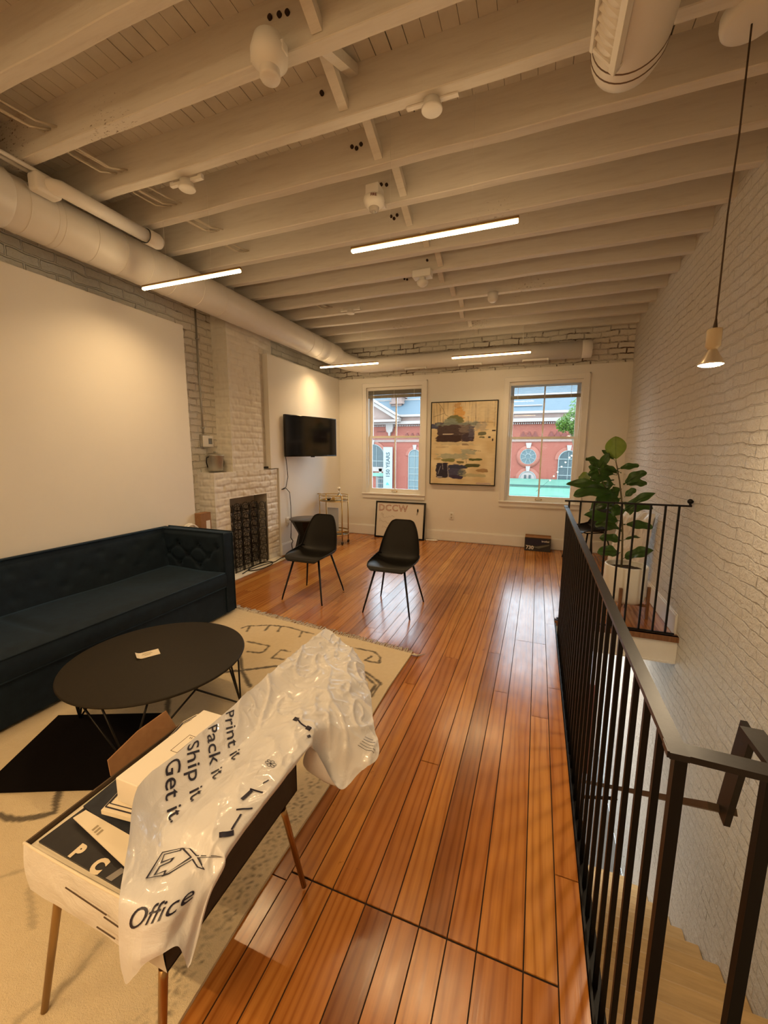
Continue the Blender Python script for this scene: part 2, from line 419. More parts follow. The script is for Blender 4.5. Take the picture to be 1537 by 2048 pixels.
# well edge trims
mb = MB(); mb.box(WX0, XR-.001, WY1-.03, WY1+.03, .001, .016); mb.box(WX0, XR-.001, WY1-.035, WY1, -.03, .016); struct('trim_1', mb, M['wood'])
mb = MB(); mb.box(WX0+.004, XR-.002, WY1-.02, WY1-.001, -.22, -.031); mb.box(WX0+.03, XR-.02, WY1-.028, WY1-.0205, -.22, -.205); struct('trim_2', mb, M['trim'])

# ------------------------------------------------------------------ walls
def wall_with_holes_y(mb, y, x0, x1, z0, z1, holes, m=0, flip=False):
    xs = sorted({x0, x1, *[h[0] for h in holes], *[h[1] for h in holes]}); zs = sorted({z0, z1, *[h[2] for h in holes], *[h[3] for h in holes]})
    for i in range(len(xs)-1):
        for j in range(len(zs)-1):
            cx, cz = (xs[i]+xs[i+1])/2, (zs[j]+zs[j+1])/2
            if any(h[0] < cx < h[1] and h[2] < cz < h[3] for h in holes): continue
            mb.quad((xs[i],y,zs[j]), (xs[i+1],y,zs[j]), (xs[i+1],y,zs[j+1]), (xs[i],y,zs[j+1]), m)
mb = MB(); wall_with_holes_y(mb, YB, XL, XR, 0, 2.72, [W1, W2])
mb.quad((XL,YB,2.72), (XR,YB,2.72), (XR,YB+.05,2.72), (XL,YB+.05,2.72))
for h in (W1, W2):       # reveals
    a, b, c, d = h; Y2 = YB+.2
    mb.quad((a,YB,c),(a,YB,d),(a,Y2,d),(a,Y2,c)); mb.quad((b,YB,c),(b,Y2,c),(b,Y2,d),(b,YB,d))
    mb.quad((a,YB,d),(b,YB,d),(b,Y2,d),(a,Y2,d)); mb.quad((a,YB,c),(a,Y2,c),(b,Y2,c),(b,YB,c))
wall_with_holes_y(mb, YB+.2, XL-.2, XR+.2, -.22, 3.7, [W1, W2], 2)
mb.quad((XL,YB+.05,2.72), (XR,YB+.05,2.72), (XR,YB+.05,3.5), (XL,YB+.05,3.5), 1)
struct('wall_back', mb, [M['drywall'], M['brick_xz'], M['obrick']])
mb = MB(); mb.box(XR, XR+.2, YF-.2, YB+.2, -3.2, 3.7); struct('wall_right', mb, M['brick_yz'])
mb = MB(); mb.box(XL-.2, XL, YF-.2, YB+.2, -.22, 3.7); struct('wall_left', mb, M['brick_left'])
mb = MB(); mb.box(XL-.2, XR+.2, YF-.2, YF, -.22, 3.7); struct('wall_front', mb, M['drywall'])
# furred drywall panels on the left wall
mb = MB(); mb.box(XL+.12, PX, YF+.001, 3.23, .001, 2.71); struct('trim_3', mb, M['drywall'])
mb = MB(); mb.box(XL+.172, PX, 4.56, YB-.001, 1.255, 2.73); mb.box(XL+.172, PX, 4.735, YB-.001, .001, 1.255); struct('trim_4', mb, M['drywall'])
mb = MB(); mb.box(XL+.001, XL+.12, YF+.001, 3.20, .001, 2.68); mb.box(XL+.001, XL+.171, 4.77, YB-.001, .001, 2.70); struct('trim_5', mb, M['timber'])
# baseboards
def basebd(mb, a, b, axis):
    if axis == 'x': mb.box(a[0], b[0], a[1], b[1], .001, .16); mb.box(a[0], b[0], a[1]+.004, b[1], .16, .175)
mb = MB(); mb.box(-3.33, XR-.02, YB-.016, YB-.001, .012, .165); mb.box(-3.33, XR-.02, YB-.010, YB-.001, .165, .18); struct('baseboard_back', mb, M['trim'])
mb = MB(); mb.box(PX+.001, PX+.016, 4.73, YB-.018, .012, .165); mb.box(PX+.001, PX+.01, 4.73, YB-.018, .165, .18); struct('baseboard_left', mb, M['trim'])
mb = MB(); mb.box(XR-.018, XR-.001, 3.80, YB-.018, .001, .165); mb.box(XR-.012, XR-.001, 3.80, YB-.018, .165, .18); struct('baseboard_right', mb, M['trim'])

# ------------------------------------------------------------------ ceiling
ceil = bpy.data.objects.new('ceiling', None); C.objects.link(ceil); ceil['kind'] = 'structure'
mb = MB(); x = XL; rr = random.Random(5)
while x < XR:
    w = .083; g = rr.choice([.0015, .002, .004]); mb.box(x+g, min(x+w, XR+.001)-g/2, YF, YB+.05, ZD, ZD+.02); x += w
mb.box(XL-.2, XR+.2, YF-.2, YB+.2, ZD+.024, ZD+.08, 1)
mb.build('plank_deck', [M['plank'], M['gap']], ceil)
JY = [1.43, 1.81, 2.2, 2.59, 2.98, 3.35, 3.72, 4.12, 4.5, 4.9, 5.29, 5.7, 6.11, 6.54]
JY = [1.43 - .39*k for k in range(10, 0, -1)] + JY
holes_at = {1.81: [(-1.194,3.35),(-1.146,3.345),(-1.106,3.34)], 2.2: [(-1.16,3.335)], 2.59: [(-1.17,3.33),(-1.14,3.315),(-1.11,3.33)],
            2.98: [(-1.13,3.33),(-1.09,3.32)], 3.35: [(-1.19,3.32),(-1.165,3.30),(-1.14,3.32)], 4.12: [(-1.1,3.3)], 4.5: [(-1.45,3.32),(-1.42,3.31)]}
for i, yf in enumerate(JY):
    mb = MB(); y0 = yf - .068; n = 30; rings = []
    for k in range(n+1):
        x = XL + (XR-XL)*k/n; d = noise.noise(Vector((x*1.7, yf*3, 0)))*.007; e = noise.noise(Vector((x*2.3, yf*5, 4)))*.006; c = .004
        rings.append([(x, y0+d, ZD), (x, y0+d, ZJ+e+c), (x, y0+c+d, ZJ+e), (x, yf-c+d, ZJ+e), (x, yf+d, ZJ+e+c), (x, yf+d, ZD)])
    mb.loft(rings, True, True, True, 0, False)
    j = mb.build('joist', M['timber'], ceil)
    if yf in holes_at:
        hb = MB()
        for hx, hz in holes_at[yf]: hb.cyl((hx, y0-.0105, hz), .011, .02, 12, 'y')
        hb.build('cable_hole', M['gap'], j)
for i in range(len(JY)-1):
    xx = -1.0 + .04*math.sin(i*2.1); a = JY[i]; b = JY[i+1]-.068
    mb = MB(); mb.bar((xx, a-.006, ZD-.03), (xx, b+.006, ZJ+.045), .045, .05, up=(1,0,0)); 
    if JY[i] < 2.0: mb.bar((xx+.055, a-.006, ZJ+.045), (xx+.055, b+.006, ZD-.03), .045, .05, up=(1,0,0))
    mb.build('bridging_strut', M['timber'], ceil)
# header beam of the near left corner
mb = MB(); mb.box(XL, XR, YB+.0, YB+.048, 3.16, ZD); 

# ------------------------------------------------------------------ windows
def window(idx, W, blind_z, lower):
    a, b, c, d = W; root = bpy.data.objects.new('window_%d' % idx, None); C.objects.link(root); root['kind'] = 'structure'
    root.location = (0,0,0)
    w = .07
    mb = MB(); t = .018
    for x0, x1, z0, z1 in ((a-w, a+.005, c-.02, d+w), (b-.005, b+w, c-.02, d+w), (a+.005, b-.005, d, d+w)):
        mb.box(x0, x1, YB-t, YB-.0005, z0, z1)
    mb.box(a-w-.01, a-w+.004, YB-t-.008, YB-.0005, c-.02, d+w+.01); mb.box(b+w-.004, b+w+.01, YB-t-.008, YB-.0005, c-.02, d+w+.01); mb.box(a-w-.01, b+w+.01, YB-t-.008, YB-.0005, d+w-.004, d+w+.01)
    mb.build('casing', M['trim'], root)
    mb = MB(); mb.rbox(a-w-.012, b+w+.012, YB-.03, YB+.10, c-.022, c-.001, .006); mb.box(a-w, b+w, YB-.016, YB-.0005, c-.085, c-.022); mb.build('window_sill', M['trim'], root)
    # jamb stops / tracks
    mb = MB()
    for x0, x1 in ((a+.0005, a+.025), (b-.025, b-.0005)): mb.box(x0, x1, YB+.02, YB+.185, c, d-.0005)
    mb.box(a+.025, b-.025, YB+.02, YB+.185, d-.03, d-.0005); mb.box(a+.025, b-.025, YB+.1, YB+.185, c, c+.02)
    mb.build('window_frame', M['trim'], root)
    xm = (a+b)/2; zm = c + (d-c)*.54
    def sash(y0, y1, z0, z1, bottom):
        ax, bx = a+.025, b-.025; mb = MB(); r = .045
        mb.box(ax, ax+r, y0, y1, z0, z1); mb.box(bx-r, bx, y0, y1, z0, z1); mb.box(ax+r, bx-r, y0, y1, z1-(.035), z1)
        mb.box(ax+r, bx-r, y0, y1, z0, z0+(.075 if bottom else .035)); mb.box(xm-.011, xm+.011, y0+.005, y1-.005, z0+.03, z1-.03)
        s = mb.build('sash', M['trim'], root)
        g = MB(); g.box(ax+r-.004, bx-r+.004, (y0+y1)/2-.002, (y0+y1)/2+.002, z0+.03, z1-.03); g.build('pane', M['glass'], s); return s
    sash(YB+.13, YB+.165, zm-.02, d-.03, False)
    s = sash(YB+.085, YB+.12, c+.001, zm+.02, True)
    h = MB(); h.rbox(xm-.05, xm+.05, YB+.07, YB+.084, c+.02, c+.045, .004); h.rbox(xm-.036, xm+.036, YB+.066, YB+.0699, c+.026, c+.039, .003, 2, 1)
    h.build('sash_lift', [M['brass'], M['white']], s)
window(1, W1, 0, 0); window(2, W2, 0, 0)
# blinds
def blind(name, W, zb, label):
    a, b, c, d = W; r = thing(name, label, 'blind', ((a+b)/2, YB+.045, d-.02)); x0, x1 = -(b-a)/2+.012, (b-a)/2-.012
    mb = MB(); mb.rbox(x0, x1, -.022, .02, -.03, .012, .004); mb.build('head_rail', M['trim'], r)
    depth = d-.02-zb; mb = MB()
    if depth < .15:
        for k in range(10): mb.box(x0+.003, x1-.003, -.018, .018, -.034-.0065*k-.004, -.034-.0065*k)
        mb.build('slat_stack', M['blind'], r); zb_ = -.034-.07
    else:
        n = 9
        for k in range(n):
            z = -.045 - (depth-.06)*k/n; mb.add([(x0+.003,-.014,z+.000),(x1-.003,-.014,z+.000),(x1-.003,.014,z+.006),(x0+.003,.014,z+.006)], [(0,1,2,3)])
            mb.add([(x0+.003,-.014,z-.0015),(x1-.003,-.014,z-.0015),(x1-.003,.014,z+.0045),(x0+.003,.014,z+.0045)], [(3,2,1,0)])
        mb.build('slats', M['shade'], r); zb_ = -depth
    mb = MB(); mb.rbox(x0, x1, -.02, .018, zb_-.05, zb_-.001, .005); mb.build('bottom_rail', M['blind'], r)
    for fx in (.12, .5, .86):
        mb = MB(); x = x0+(x1-x0)*fx; mb.bar((x, -.023, 0), (x, -.023, zb_-.05), .004, .002); mb.build('ladder_cord', M['white'], r)
blind('window_blind', W1, 2.50, 'fully raised grey blind in the window left of the painting')
blind('window_blind', W2, 2.33, 'partly lowered pale blind with dark bottom rail in the window right of the painting')

# ------------------------------------------------------------------ lower level and stairs
mb = MB(); mb.box(-1.5, XR-.001, -1.2, 9.0, -3.3, -3.2); struct('floor_lower', mb, M['asphalt'])
mb = MB(); mb.box(WX0-.12, WX0-.001, -1.2, WY1, -3.19, -.23); struct('wall_stair_left', mb, M['drywall'])
mb = MB(); mb.box(-1.5, XR-.001, -1.2, WY0, -3.19, -.23); struct('wall_stair_front', mb, M['drywall'])
mb = MB(); mb.box(-1.6, -1.5, WY1-.1, YB+.2, -3.2, -.23); mb.box(-1.5, WX0-.12, WY1-.1, WY1, -3.19, -.23); struct('wall_lower_left', mb, M['drywall'])
mb = MB(); wall_with_holes_y(mb, YB, -1.5, XR, -3.2, -.22, [(-1.1, 1.02, -3.0, -.6)]); struct('wall_lower_back', mb, M['drywall'])
mb = MB()
for x0, x1 in ((-1.1,-1.05),(-.07,-.02),(.97,1.02)): mb.box(x0, x1, YB, YB+.08, -3.0, -.6)
mb.box(-1.1, 1.02, YB, YB+.08, -.65, -.6); mb.box(-1.1, 1.02, YB, YB+.08, -3.0, -2.9); struct('window_3', mb, M['trim'])
mb = MB(); mb.rbox(.55, .93, 5.7, 5.74, -2.95, -1.62, .01); mb.rbox(.60,.88,5.69,5.699,-2.2,-1.75,.004)
tag(mb.build('display_board', mat('dark red board', (.16,.02,.015), .5)), 'dark red upright board at the foot of the stairs, seen between the balusters', 'board')

fl = thing('unseen_fill_lamp', 'added round fill lamp, unseen on the lower level ceiling under the far floor', 'lamp', (.3, 5.4, -.25))  # unseen lamp added to brighten the lower room below the stair well
mb = MB(); mb.lathe([(.001,-.05),(.13,-.045),(.15,-.02),(.15,.025),(.001,.025)], n=32); mb.build('diffuser', emat('added fill lamp glow', (1,.86,.68), 4), fl)
ld = bpy.data.lights.new('lamp_light', 'AREA'); ld.shape = 'DISK'; ld.size = .28; ld.energy = 45; ld.color = (1,.88,.74)
lo = bpy.data.objects.new('lamp_light', ld); C.objects.link(lo); lo.parent = fl; lo.location = (0,0,-.055)
st = thing('staircase', 'pale oak straight staircase going down along the white brick wall', 'staircase', (.7, .6, 0))
for k in range(1, 15):
    z = -.205*k; yn = .72 + .252*k       # far nosing edge of tread k
    mb = MB(); mb.rbox(WX0+.03-.7, XR-.003-.7, yn-.30-.6, yn-.6, z-.035, z, .008)
    mb.build('tread', M['oak'], st)
    mb = MB(); mb.box(WX0+.03-.7, XR-.004-.7, yn-.045-.6, yn-.025-.6, z-.205, z-.036); mb.build('riser', M['trim'], st)
mb = MB()
for k in range(1, 15):
    z = -.205*k; yn = .72+.252*k; mb.box(WX0+.001-.7, WX0+.028-.7, yn-.28-.6, yn-.02-.6, z-.34, z+.03)
mb.build('stringer', M['trim'], st)

# ------------------------------------------------------------------ railings
def vbar(mb, x, y, z0, z1, w): mb.box(x-w/2, x+w/2, y-w/2, y+w/2, z0, z1)
rl = thing('stair_railing', 'long black steel railing with flat top bar along the left side of the stair well', 'railing', (.25, 2.2, 0))
O = Vector((.25, 2.2, 0))
def P(x, y, z): return (x-O.x, y-O.y, z-O.z)
ya, yb = .775, 3.74
def rtop(y): return .985 + (y-ya)*.018
def rx(y): return .255 - (y-ya)*.003
mb = MB(); mb.bar(P(rx(ya), ya-.02, .985), P(rx(yb), yb+.01, rtop(yb)), .029, .012)
mb.bar(P(.238, .775, .985), P(.46, .765, .985), .034, .012)
mb.bar(P(.405, .56, .985), P(.402, .885, .985), .036, .011)
mb.build('top_bar', M['railmetal'], rl)
y = .858; k = 0
while y < yb-.03:
    mb = MB(); mb.box(*[v for v in (rx(y)-.0065-O.x, rx(y)+.0065-O.x, y-.0065-O.y, y+.0065-O.y, -.15, rtop(y)-.006)]); mb.build('baluster', M['blackmetal'], rl)
    y += .102
for (x, y, z0) in ((rx(ya)+.006, ya, -.2), (.392, .785, -.62)):
    mb = MB(); mb.box(x-.0095-O.x, x+.0095-O.x, y-.0095-O.y, y+.0095-O.y, z0, .98); mb.build('post', M['blackmetal'], rl)
mb = MB(); mb.box(.2215-O.x, .2285-O.x, .3-O.y, 3.70-O.y, -.2, .004); mb.box(.2285-O.x, .275-O.x, .3-O.y, 3.70-O.y, -.12, -.11); mb.build('side_plate', M['blackmetal'], rl)
hr = thing('handrail', 'black flat handrail descending the stairs from a square drop bracket', 'handrail', (.405, .90, .98))
mb = MB(); mb.bar((0, 0, -.002), (0, .045, -.235), .042, .011, up=(1,0,0)); mb.build('drop_bracket', M['railmetal'], hr)
mb = MB(); mb.bar((0, .05, -.222), (0, 3.5, -.222-3.45*.815), .05, .014, up=(0,0,1)); mb.build('rail_bar', noisy('bronze brown rail', (.05,.03,.016), (.07,.045,.025), 20, .5, .1), hr)
for yy in (.9, 2.0, 3.0):
    mb = MB(); mb.tube([(0, yy, -.23-yy*.815), (-.14, yy, -.27-yy*.815)], .007); mb.build('rail_bracket', M['blackmetal'], hr)
fr = thing('landing_railing', 'thin black railing across the far end of the stair well before the fig', 'railing', (.7, 3.75, 0))
mb = MB(); mb.bar((.235-.7, 0, 1.083), (XR-.012-.7, 0, 1.083), .014, .014); mb.build('top_rail', M['blackmetal'], fr)
mb = MB(); mb.bar((.235-.7, 0, .028), (XR-.03-.7, 0, .028), .014, .012); mb.build('bottom_rail', M['blackmetal'], fr)
for x in (.271, .359, .461, .564, .665, .761, .868, .968, 1.058):
    mb = MB(); mb.box(x-.007-.7, x+.007-.7, -.007, .007, .03, 1.08); mb.build('baluster', M['blackmetal'], fr)
mb = MB(); mb.tube([(1.13-.7, 0, 1.08), (1.125-.7, .01, 1.115), (XR-.002-.7, .012, 1.118)], .009); mb.ball((XR-.022-.7, .012, 1.118), .02); mb.build('wall_bracket', M['blackmetal'], fr)

# ------------------------------------------------------------------ fireplace / chimney
fp = thing('fireplace', 'white painted brick fireplace and chimney breast holding a wine rack', 'fireplace', (-3.37, 4.1, 0))
def rough_faces(mb, quads, du=.02, amp=.008, seed=0):
    """brick-relief surface: grids displaced along their normal by a running-bond pattern"""
    for a, b, d in quads:      # origin, u vector, v vector
        a, b, d = Vector(a), Vector(b), Vector(d); nrm = b.cross(d).normalized(); nu = max(2, int(b.length/du)); nv = max(2, int(d.length/du))
        def f(u, v):
            p = a + b*u + d*v; uu = (p.y + p.x)*1.0; w = noise.noise(p*6)*.012
            z = p.z + w; row = math.floor(z/.078); fz = z/.078-row; fu = ((uu + w)/.215 + .5*(row % 2)) % 1
            dz = min(fz, 1-fz)*.078; dx = min(fu, 1-fu)*.215; mort = max(0, 1 - min(dz, dx)/.012)
            h = -amp*mort + noise.noise(Vector((row*3.1, math.floor((uu+w)/.215+.5*(row%2)), seed)))*amp*.8 + noise.noise(p*22)*amp*.6
            edge = min(u, 1-u, v, 1-v); k = min(1, edge*40)
            return tuple(p - O2 + nrm*h*k)
        mb.grid(f, nu, nv)
O2 = Vector((-3.37, 4.1, 0))
M['bricksmooth'] = noisy('thick white brick paint', (.74,.71,.64), (.80,.77,.70), 9, .5, .25, .006)
F = -3.37; mb = MB()
rough_faces(mb, [((-3.43,4.40,1.24),(0,.36,0),(0,0,2.17))], .0125, .010, 7)
mb.build('chimney_return', M['bricksmooth'], fp); mb = MB()
rough_faces(mb, [((-3.385,3.87,1.24),(0,.58,0),(0,0,2.17))], .0125, .010)
rough_faces(mb, [((XL,3.87,1.24),(.215,0,0),(0,0,2.17)), ((-3.385,4.45,1.24),(-.215,0,0),(0,0,2.17))], .0125, .010)
mb.build('chimney_breast', M['bricksmooth'], fp)
oy0, oy1, oz = 3.77, 4.47, .93
mb = MB()
rough_faces(mb, [((F,3.54,.0),(0,oy0-3.54,0),(0,0,oz)), ((F,oy1,.0),(0,4.72-oy1,0),(0,0,oz)), ((F,3.54,oz),(0,1.18,0),(0,0,1.245-oz))], .012, .012, 3)
rough_faces(mb, [((XL,3.54,0),(.23,0,0),(0,0,1.245)), ((F,4.72,0),(-.23,0,0),(0,0,1.245)), ((XL,3.54,1.245),(.23,0,0),(0,1.18,0))], .012, .010, 5)
mb.build('surround', M['bricksmooth'], fp)
mb = MB(); X2 = -3.58
def pq(*p): return tuple(Vector(p)-O2)
mb.quad(pq(F,oy0,0), pq(X2,oy0,0), pq(X2,oy0,oz), pq(F,oy0,oz)); mb.quad(pq(F,oy1,0), pq(F,oy1,oz), pq(X2,oy1,oz), pq(X2,oy1,0))
mb.quad(pq(F,oy0,oz), pq(X2,oy0,oz), pq(X2,oy1,oz), pq(F,oy1,oz)); mb.quad(pq(X2,oy0,0), pq(X2,oy1,0), pq(X2,oy1,oz), pq(X2,oy0,oz))
mb.build('firebox', noisy('grey firebox plaster', (.40,.37,.32), (.52,.48,.42), 7, .8, .4, .01), fp)
mb = MB(); mb.rbox(XL-O2.x, -3.20-O2.x, 3.40-4.1, 4.66-4.1, .001, .016, .004); mb.build('hearth', M['bricksmooth'], fp)

# wine rack: wire frame of cells
wr = thing('wine_rack', 'black wrought iron wine rack of looped cells standing in the fireplace', 'wine rack', (-3.42, 4.11, .017))
yy0, yy1, zt = -.32, .30, .83; cols_, rows_ = 4, 7
cw = (yy1-yy0)/cols_; chh = zt/rows_
mb = MB()
for xx in (-.07, .07):
    for c_ in range(cols_+1): mb.tube([(xx, yy0+cw*c_, 0), (xx, yy0+cw*c_, zt-.02)], .006, 6)
mb.build('upright', M['blackmetal'], wr)
for r_ in range(rows_):
    for c_ in range(cols_):
        mb = MB(); cy = yy0+cw*(c_+.5); z0 = chh*r_+.012
        for xx in (-.07, .07):
            mb.tube([(xx, cy-cw/2, z0), (xx, cy, z0-.004), (xx, cy+cw/2, z0)], .0045, 5)
            mb.tube([(xx, cy + cw*.38*math.cos(PI*k/10), z0+chh*.40+chh*.42*math.sin(PI*k/10)) for k in range(11)], .004, 5)
            mb.tube([(xx, cy-cw*.38, z0+chh*.4), (xx, cy-cw*.38, z0)], .004, 5); mb.tube([(xx, cy+cw*.38, z0+chh*.4), (xx, cy+cw*.38, z0)], .004, 5)
            if c_ < 2:
                mb.tube([(xx, cy, z0), (xx, cy, z0+chh*.8)], .003, 4)
                for sg in (-1, 1): mb.tube([(xx, cy, z0+.02), (xx, cy+sg*cw*.34, z0+chh*.6)], .003, 4)
            else:
                for sg in (-1, 1): mb.tube([(xx, cy+sg*cw*.05, z0), (xx, cy+sg*cw*.12, z0+chh*.4), (xx, cy+sg*cw*.3, z0+chh*.66)], .003, 4)
        for sg in (-1, 1): mb.tube([(-.07, cy+sg*cw*.38, z0+chh*.2), (.07, cy+sg*cw*.38, z0+chh*.2)], .003, 4)
        mb.build('bottle_cell', M['blackmetal'], wr)
# bucket on the mantel
bk = thing('ice_bucket', 'small galvanised metal bucket with lid on the left mantel shoulder', 'bucket', (-3.485, 3.70, 1.262))
mb = MB(); mb.lathe([(.001,0),(.075,0),(.08,.004),(.096,.165),(.101,.17),(.101,.178),(.094,.178),(.074,.01),(.001,.01)], n=28); mb.build('pail', M['steel'], bk)
mb = MB(); mb.lathe([(.096,.182),(.09,.19),(.03,.2),(.012,.203)], n=28); mb.ball((0,0,.213), .014, 10); mb.build('lid', M['steel'], bk)
mb = MB(); mb.tube([(0,-.1,.16),(0,-.128,.15),(.0,-.135,.10),(0,-.12,.04)], .006, 6); mb.tube([(0,.1,.16),(0,.128,.15),(.0,.135,.10),(0,.12,.04)], .006, 6); mb.build('handle', M['blackmetal'], bk)
# small black stand on the mantel's right shoulder
ps = thing('phone_stand', 'small black folding stand on the right end of the mantel', 'stand', (-3.44, 4.47, 1.262))
mb = MB(); mb.rbox(-.05,.05,-.03,.10,0,.02,.006); mb.build('base', M['plastic'], ps)
mb = MB(); mb.bar((0,-.02,.01), (-.01,-.065,.11), .07, .01, up=(0,1,0)); mb.build('back_plate', M['plastic'], ps)
# conduit, thermostat
cd = thing('metal_conduit', 'thin grey metal conduit running down the brick to the thermostat', 'conduit', (-3.585, 3.645, 1.68))
mb = MB(); mb.tube([(0,0,0),(0,.0,.45),(.0,-.006,.5),(.0,-.006,1.5)], .010, 10); mb.build('pipe', M['steel'], cd)
mb = MB(); mb.rbox(-.014,.013,-.02,.02,.06,.075,.003); mb.rbox(-.014,.013,-.02,.02,1.02,1.035,.003); mb.build('clamp', M['steel'], cd)
th = thing('thermostat', 'white thermostat with grey display on a box on the brick wall', 'thermostat', (-3.598, 3.67, 1.60))
mb = MB(); mb.rbox(0,.03,-.075,.06,-.068,.07,.006); mb.build('back_box', M['steel'], th)
mb = MB(); mb.rbox(.03,.055,-.065,.085,-.07,.06,.01); mb.build('cover', M['white'], th)
mb = MB(); mb.rbox(.0551,.058,.005,.06,-.035,.03,.002); mb.build('display', mat('lcd', (.16,.16,.13), .3), th)

# ------------------------------------------------------------------ ducts
dk = thing('spiral_duct', 'large white round spiral duct running along the top of the left wall', 'duct', (-3.17, 2.0, 3.015))
mb = MB(); prof = []
y = YF+.002-2.0; rr_ = .158
while y < 6.05-2.0: prof.append((rr_, y)); y += .2
prof.append((rr_, 6.10-2.0)); mb.lathe(prof, (0,0,0), 36, 'y', cap0=True); mb.build('duct_body', M['duct'], dk)
mb = MB(); mb.lathe([(rr_+.001,-.9),(rr_+.018,-.88),(rr_+.022,-.55),(rr_+.014,-.30),(rr_+.001,-.28)], (0,0,0), 36, 'y'); mb.build('elbow_collar', M['duct'], dk)
for yy in (-.2, -.04, .0, .22, .44, .66, .9, 1.2, 1.5, 3.2, 3.45, 3.7, 3.9, 4.08):
    mb = MB(); mb.lathe([(rr_,-.004),(rr_+.003,-.002),(rr_+.003,.002),(rr_,.004)], (0,yy,0), 36, 'y'); mb.build('duct_seam', M['duct'], dk)
mb = MB(); mb.lathe([(.12,0),(.158,.02),(.158,.0)], (0,0,0), 8)
mb = MB(); R = []
for k in range(9):
    a = PI/2*k/8; cx, cy, r0 = .33, 4.10, .33; c0 = Vector((cx - r0*math.cos(a), cy + r0*math.sin(a), -.115*(k/8)))
    rad = rr_ + (.112-rr_)*k/8; t = Vector((math.sin(a), math.cos(a), 0)); s_ = Vector((t.y, -t.x, 0))
    R.append([tuple(c0 + rad*(math.cos(2*PI*j/36)*s_ + math.sin(2*PI*j/36)*Vector((0,0,1)))) for j in range(36)])
mb.loft(R, True); mb.build('duct_elbow', M['duct'], dk)
db = thing('branch_duct', 'white round duct crossing above the two windows with slot diffusers', 'duct', (-1.2, 6.57-.24+.02, 2.895))
db.location = (-1.2, 6.43, 2.895)
mb = MB(); mb.lathe([(.112, -1.66), (.112, 1.80)], (0,0,0), 32, 'x', cap1=True); mb.build('duct_body', M['duct'], db)
mb = MB(); mb.lathe([(.112,1.68),(.119,1.69),(.119,1.80),(.112,1.805),(.001,1.806)], (0,0,0), 32, 'x'); mb.build('end_cap', M['duct'], db)
mb = MB()
for hx in (-.9, -.02, .9):
    mb = MB(); mb.tube([(hx, 0, .11), (hx, 0, .6)], .004, 6); mb.build('hanger_rod', M['duct'], db)
for x0 in (-.85, .0, .92):
    mb = MB(); mb.rbox(x0, x0+.33, -.075, -.045, -.122, -.095, .004); mb.rbox(x0-.012, x0+.012, -.08, -.04, -.128, -.098, .003); mb.rbox(x0+.318, x0+.342, -.08, -.04, -.128, -.098, .003)
    mb.build('slot_diffuser', M['white'], db)
dh = thing('grille_duct', 'white round duct end with louvred grille hanging under the joists at top right', 'duct', (.235, 1.2, 3.035))
mb = MB(); mb.lathe([(.132, -1.8), (.132, .80), (.128,.83), (.118,.86)], (0,0,0), 40, 'y', cap0=True, cap1=True); mb.build('duct_body', M['duct'], dh)
mb = MB()
for yy in (.755, .795): mb.lathe([(.132,-.004),(.1335,-.002),(.1335,.002),(.132,.004)], (0,yy,0), 40, 'y')
mb.build('seal_band', noisy('brown tape', (.12,.07,.04), (.16,.1,.06), 20, .6, 0), dh)
# louvre grille set on the lower left of the duct
g = MB(); ca = math.radians(222); cen = Vector((math.cos(ca), 0, math.sin(ca))); tn = Vector((-math.sin(ca), 0, math.cos(ca)))
def GP(t, y, h): return tuple(cen*(.118+h) + tn*t + Vector((0, y, 0)))
def gbox(mb, t0, t1, y0, y1, h0, h1):
    mb.add([GP(t0,y0,h0),GP(t1,y0,h0),GP(t1,y1,h0),GP(t0,y1,h0),GP(t0,y0,h1),GP(t1,y0,h1),GP(t1,y1,h1),GP(t0,y1,h1)], [(3,2,1,0),(4,5,6,7),(0,1,5,4),(1,2,6,5),(2,3,7,6),(3,0,4,7)])
gbox(g, .052, .078, -.9, .72, .0, .026); gbox(g, -.06, -.046, -.9, .72, .0, .02); gbox(g, -.06, .078, .70, .715, -.01, .018)
g.build('grille_frame', M['white'], dh)
g = MB()
for k in range(44):
    y0 = -.86 + k*.035; g.add([GP(-.045,y0,.004),GP(.052,y0+.006,.004),GP(.052,y0+.02,.018),GP(-.045,y0+.014,.018)], [(0,1,2,3)]); g.add([GP(-.045,y0+.002,.003),GP(.052,y0+.008,.003),GP(.052,y0+.022,.017),GP(-.045,y0+.016,.017)], [(3,2,1,0)])
g.build('louvre', M['white'], dh)

# ------------------------------------------------------------------ pipes and cables at the left
cb_ = mat('cream cable', (.62,.57,.48), .5)
for x, z, y1, lab in ((-2.945, 3.165, 2.52, 'longer of two thin white conduits under the joists beside the left duct'), (-3.0, 3.168, 1.95, 'shorter of two thin white conduits under the joists beside the left duct')):
    mb = MB(); mb.tube([(x, -1.5, z), (x, y1, z)], .012, 8)
    tag(mb.build('conduit', M['duct']), lab, 'conduit')
wp = thing('waste_pipe', 'thick white pipe with capped end under the joists beside the big left duct', 'pipe', (-2.90, 2.2, 3.115))
mb = MB(); mb.tube([(-.07,-.34,.0),(-.03,-.33,0),(.0,-.29,.0),(0,-.2,0),(0,.36,0)], .046, 16); mb.build('pipe_run', M['duct'], wp)
mb = MB(); mb.lathe([(.054,.30),(.056,.305),(.056,.40),(.045,.425),(.001,.43)], (0,0,0), 20, 'y'); mb.build('end_cap', M['duct'], wp)
mb = MB(); mb.rbox(-.11,-.02,-.42,-.27,-.055,.05,.02); mb.build('pipe_elbow', M['duct'], wp)
gi = 0
bays = [(1.43, 1.74), (1.81, 2.13), (2.2, 2.52), (2.59, 2.91), (2.98, 3.28), (4.5,4.83)]
poslab = ['nearest the camera', 'second from the camera', 'third from the camera', 'fourth from the camera', 'fifth from the camera', 'farthest, by the chimney top']
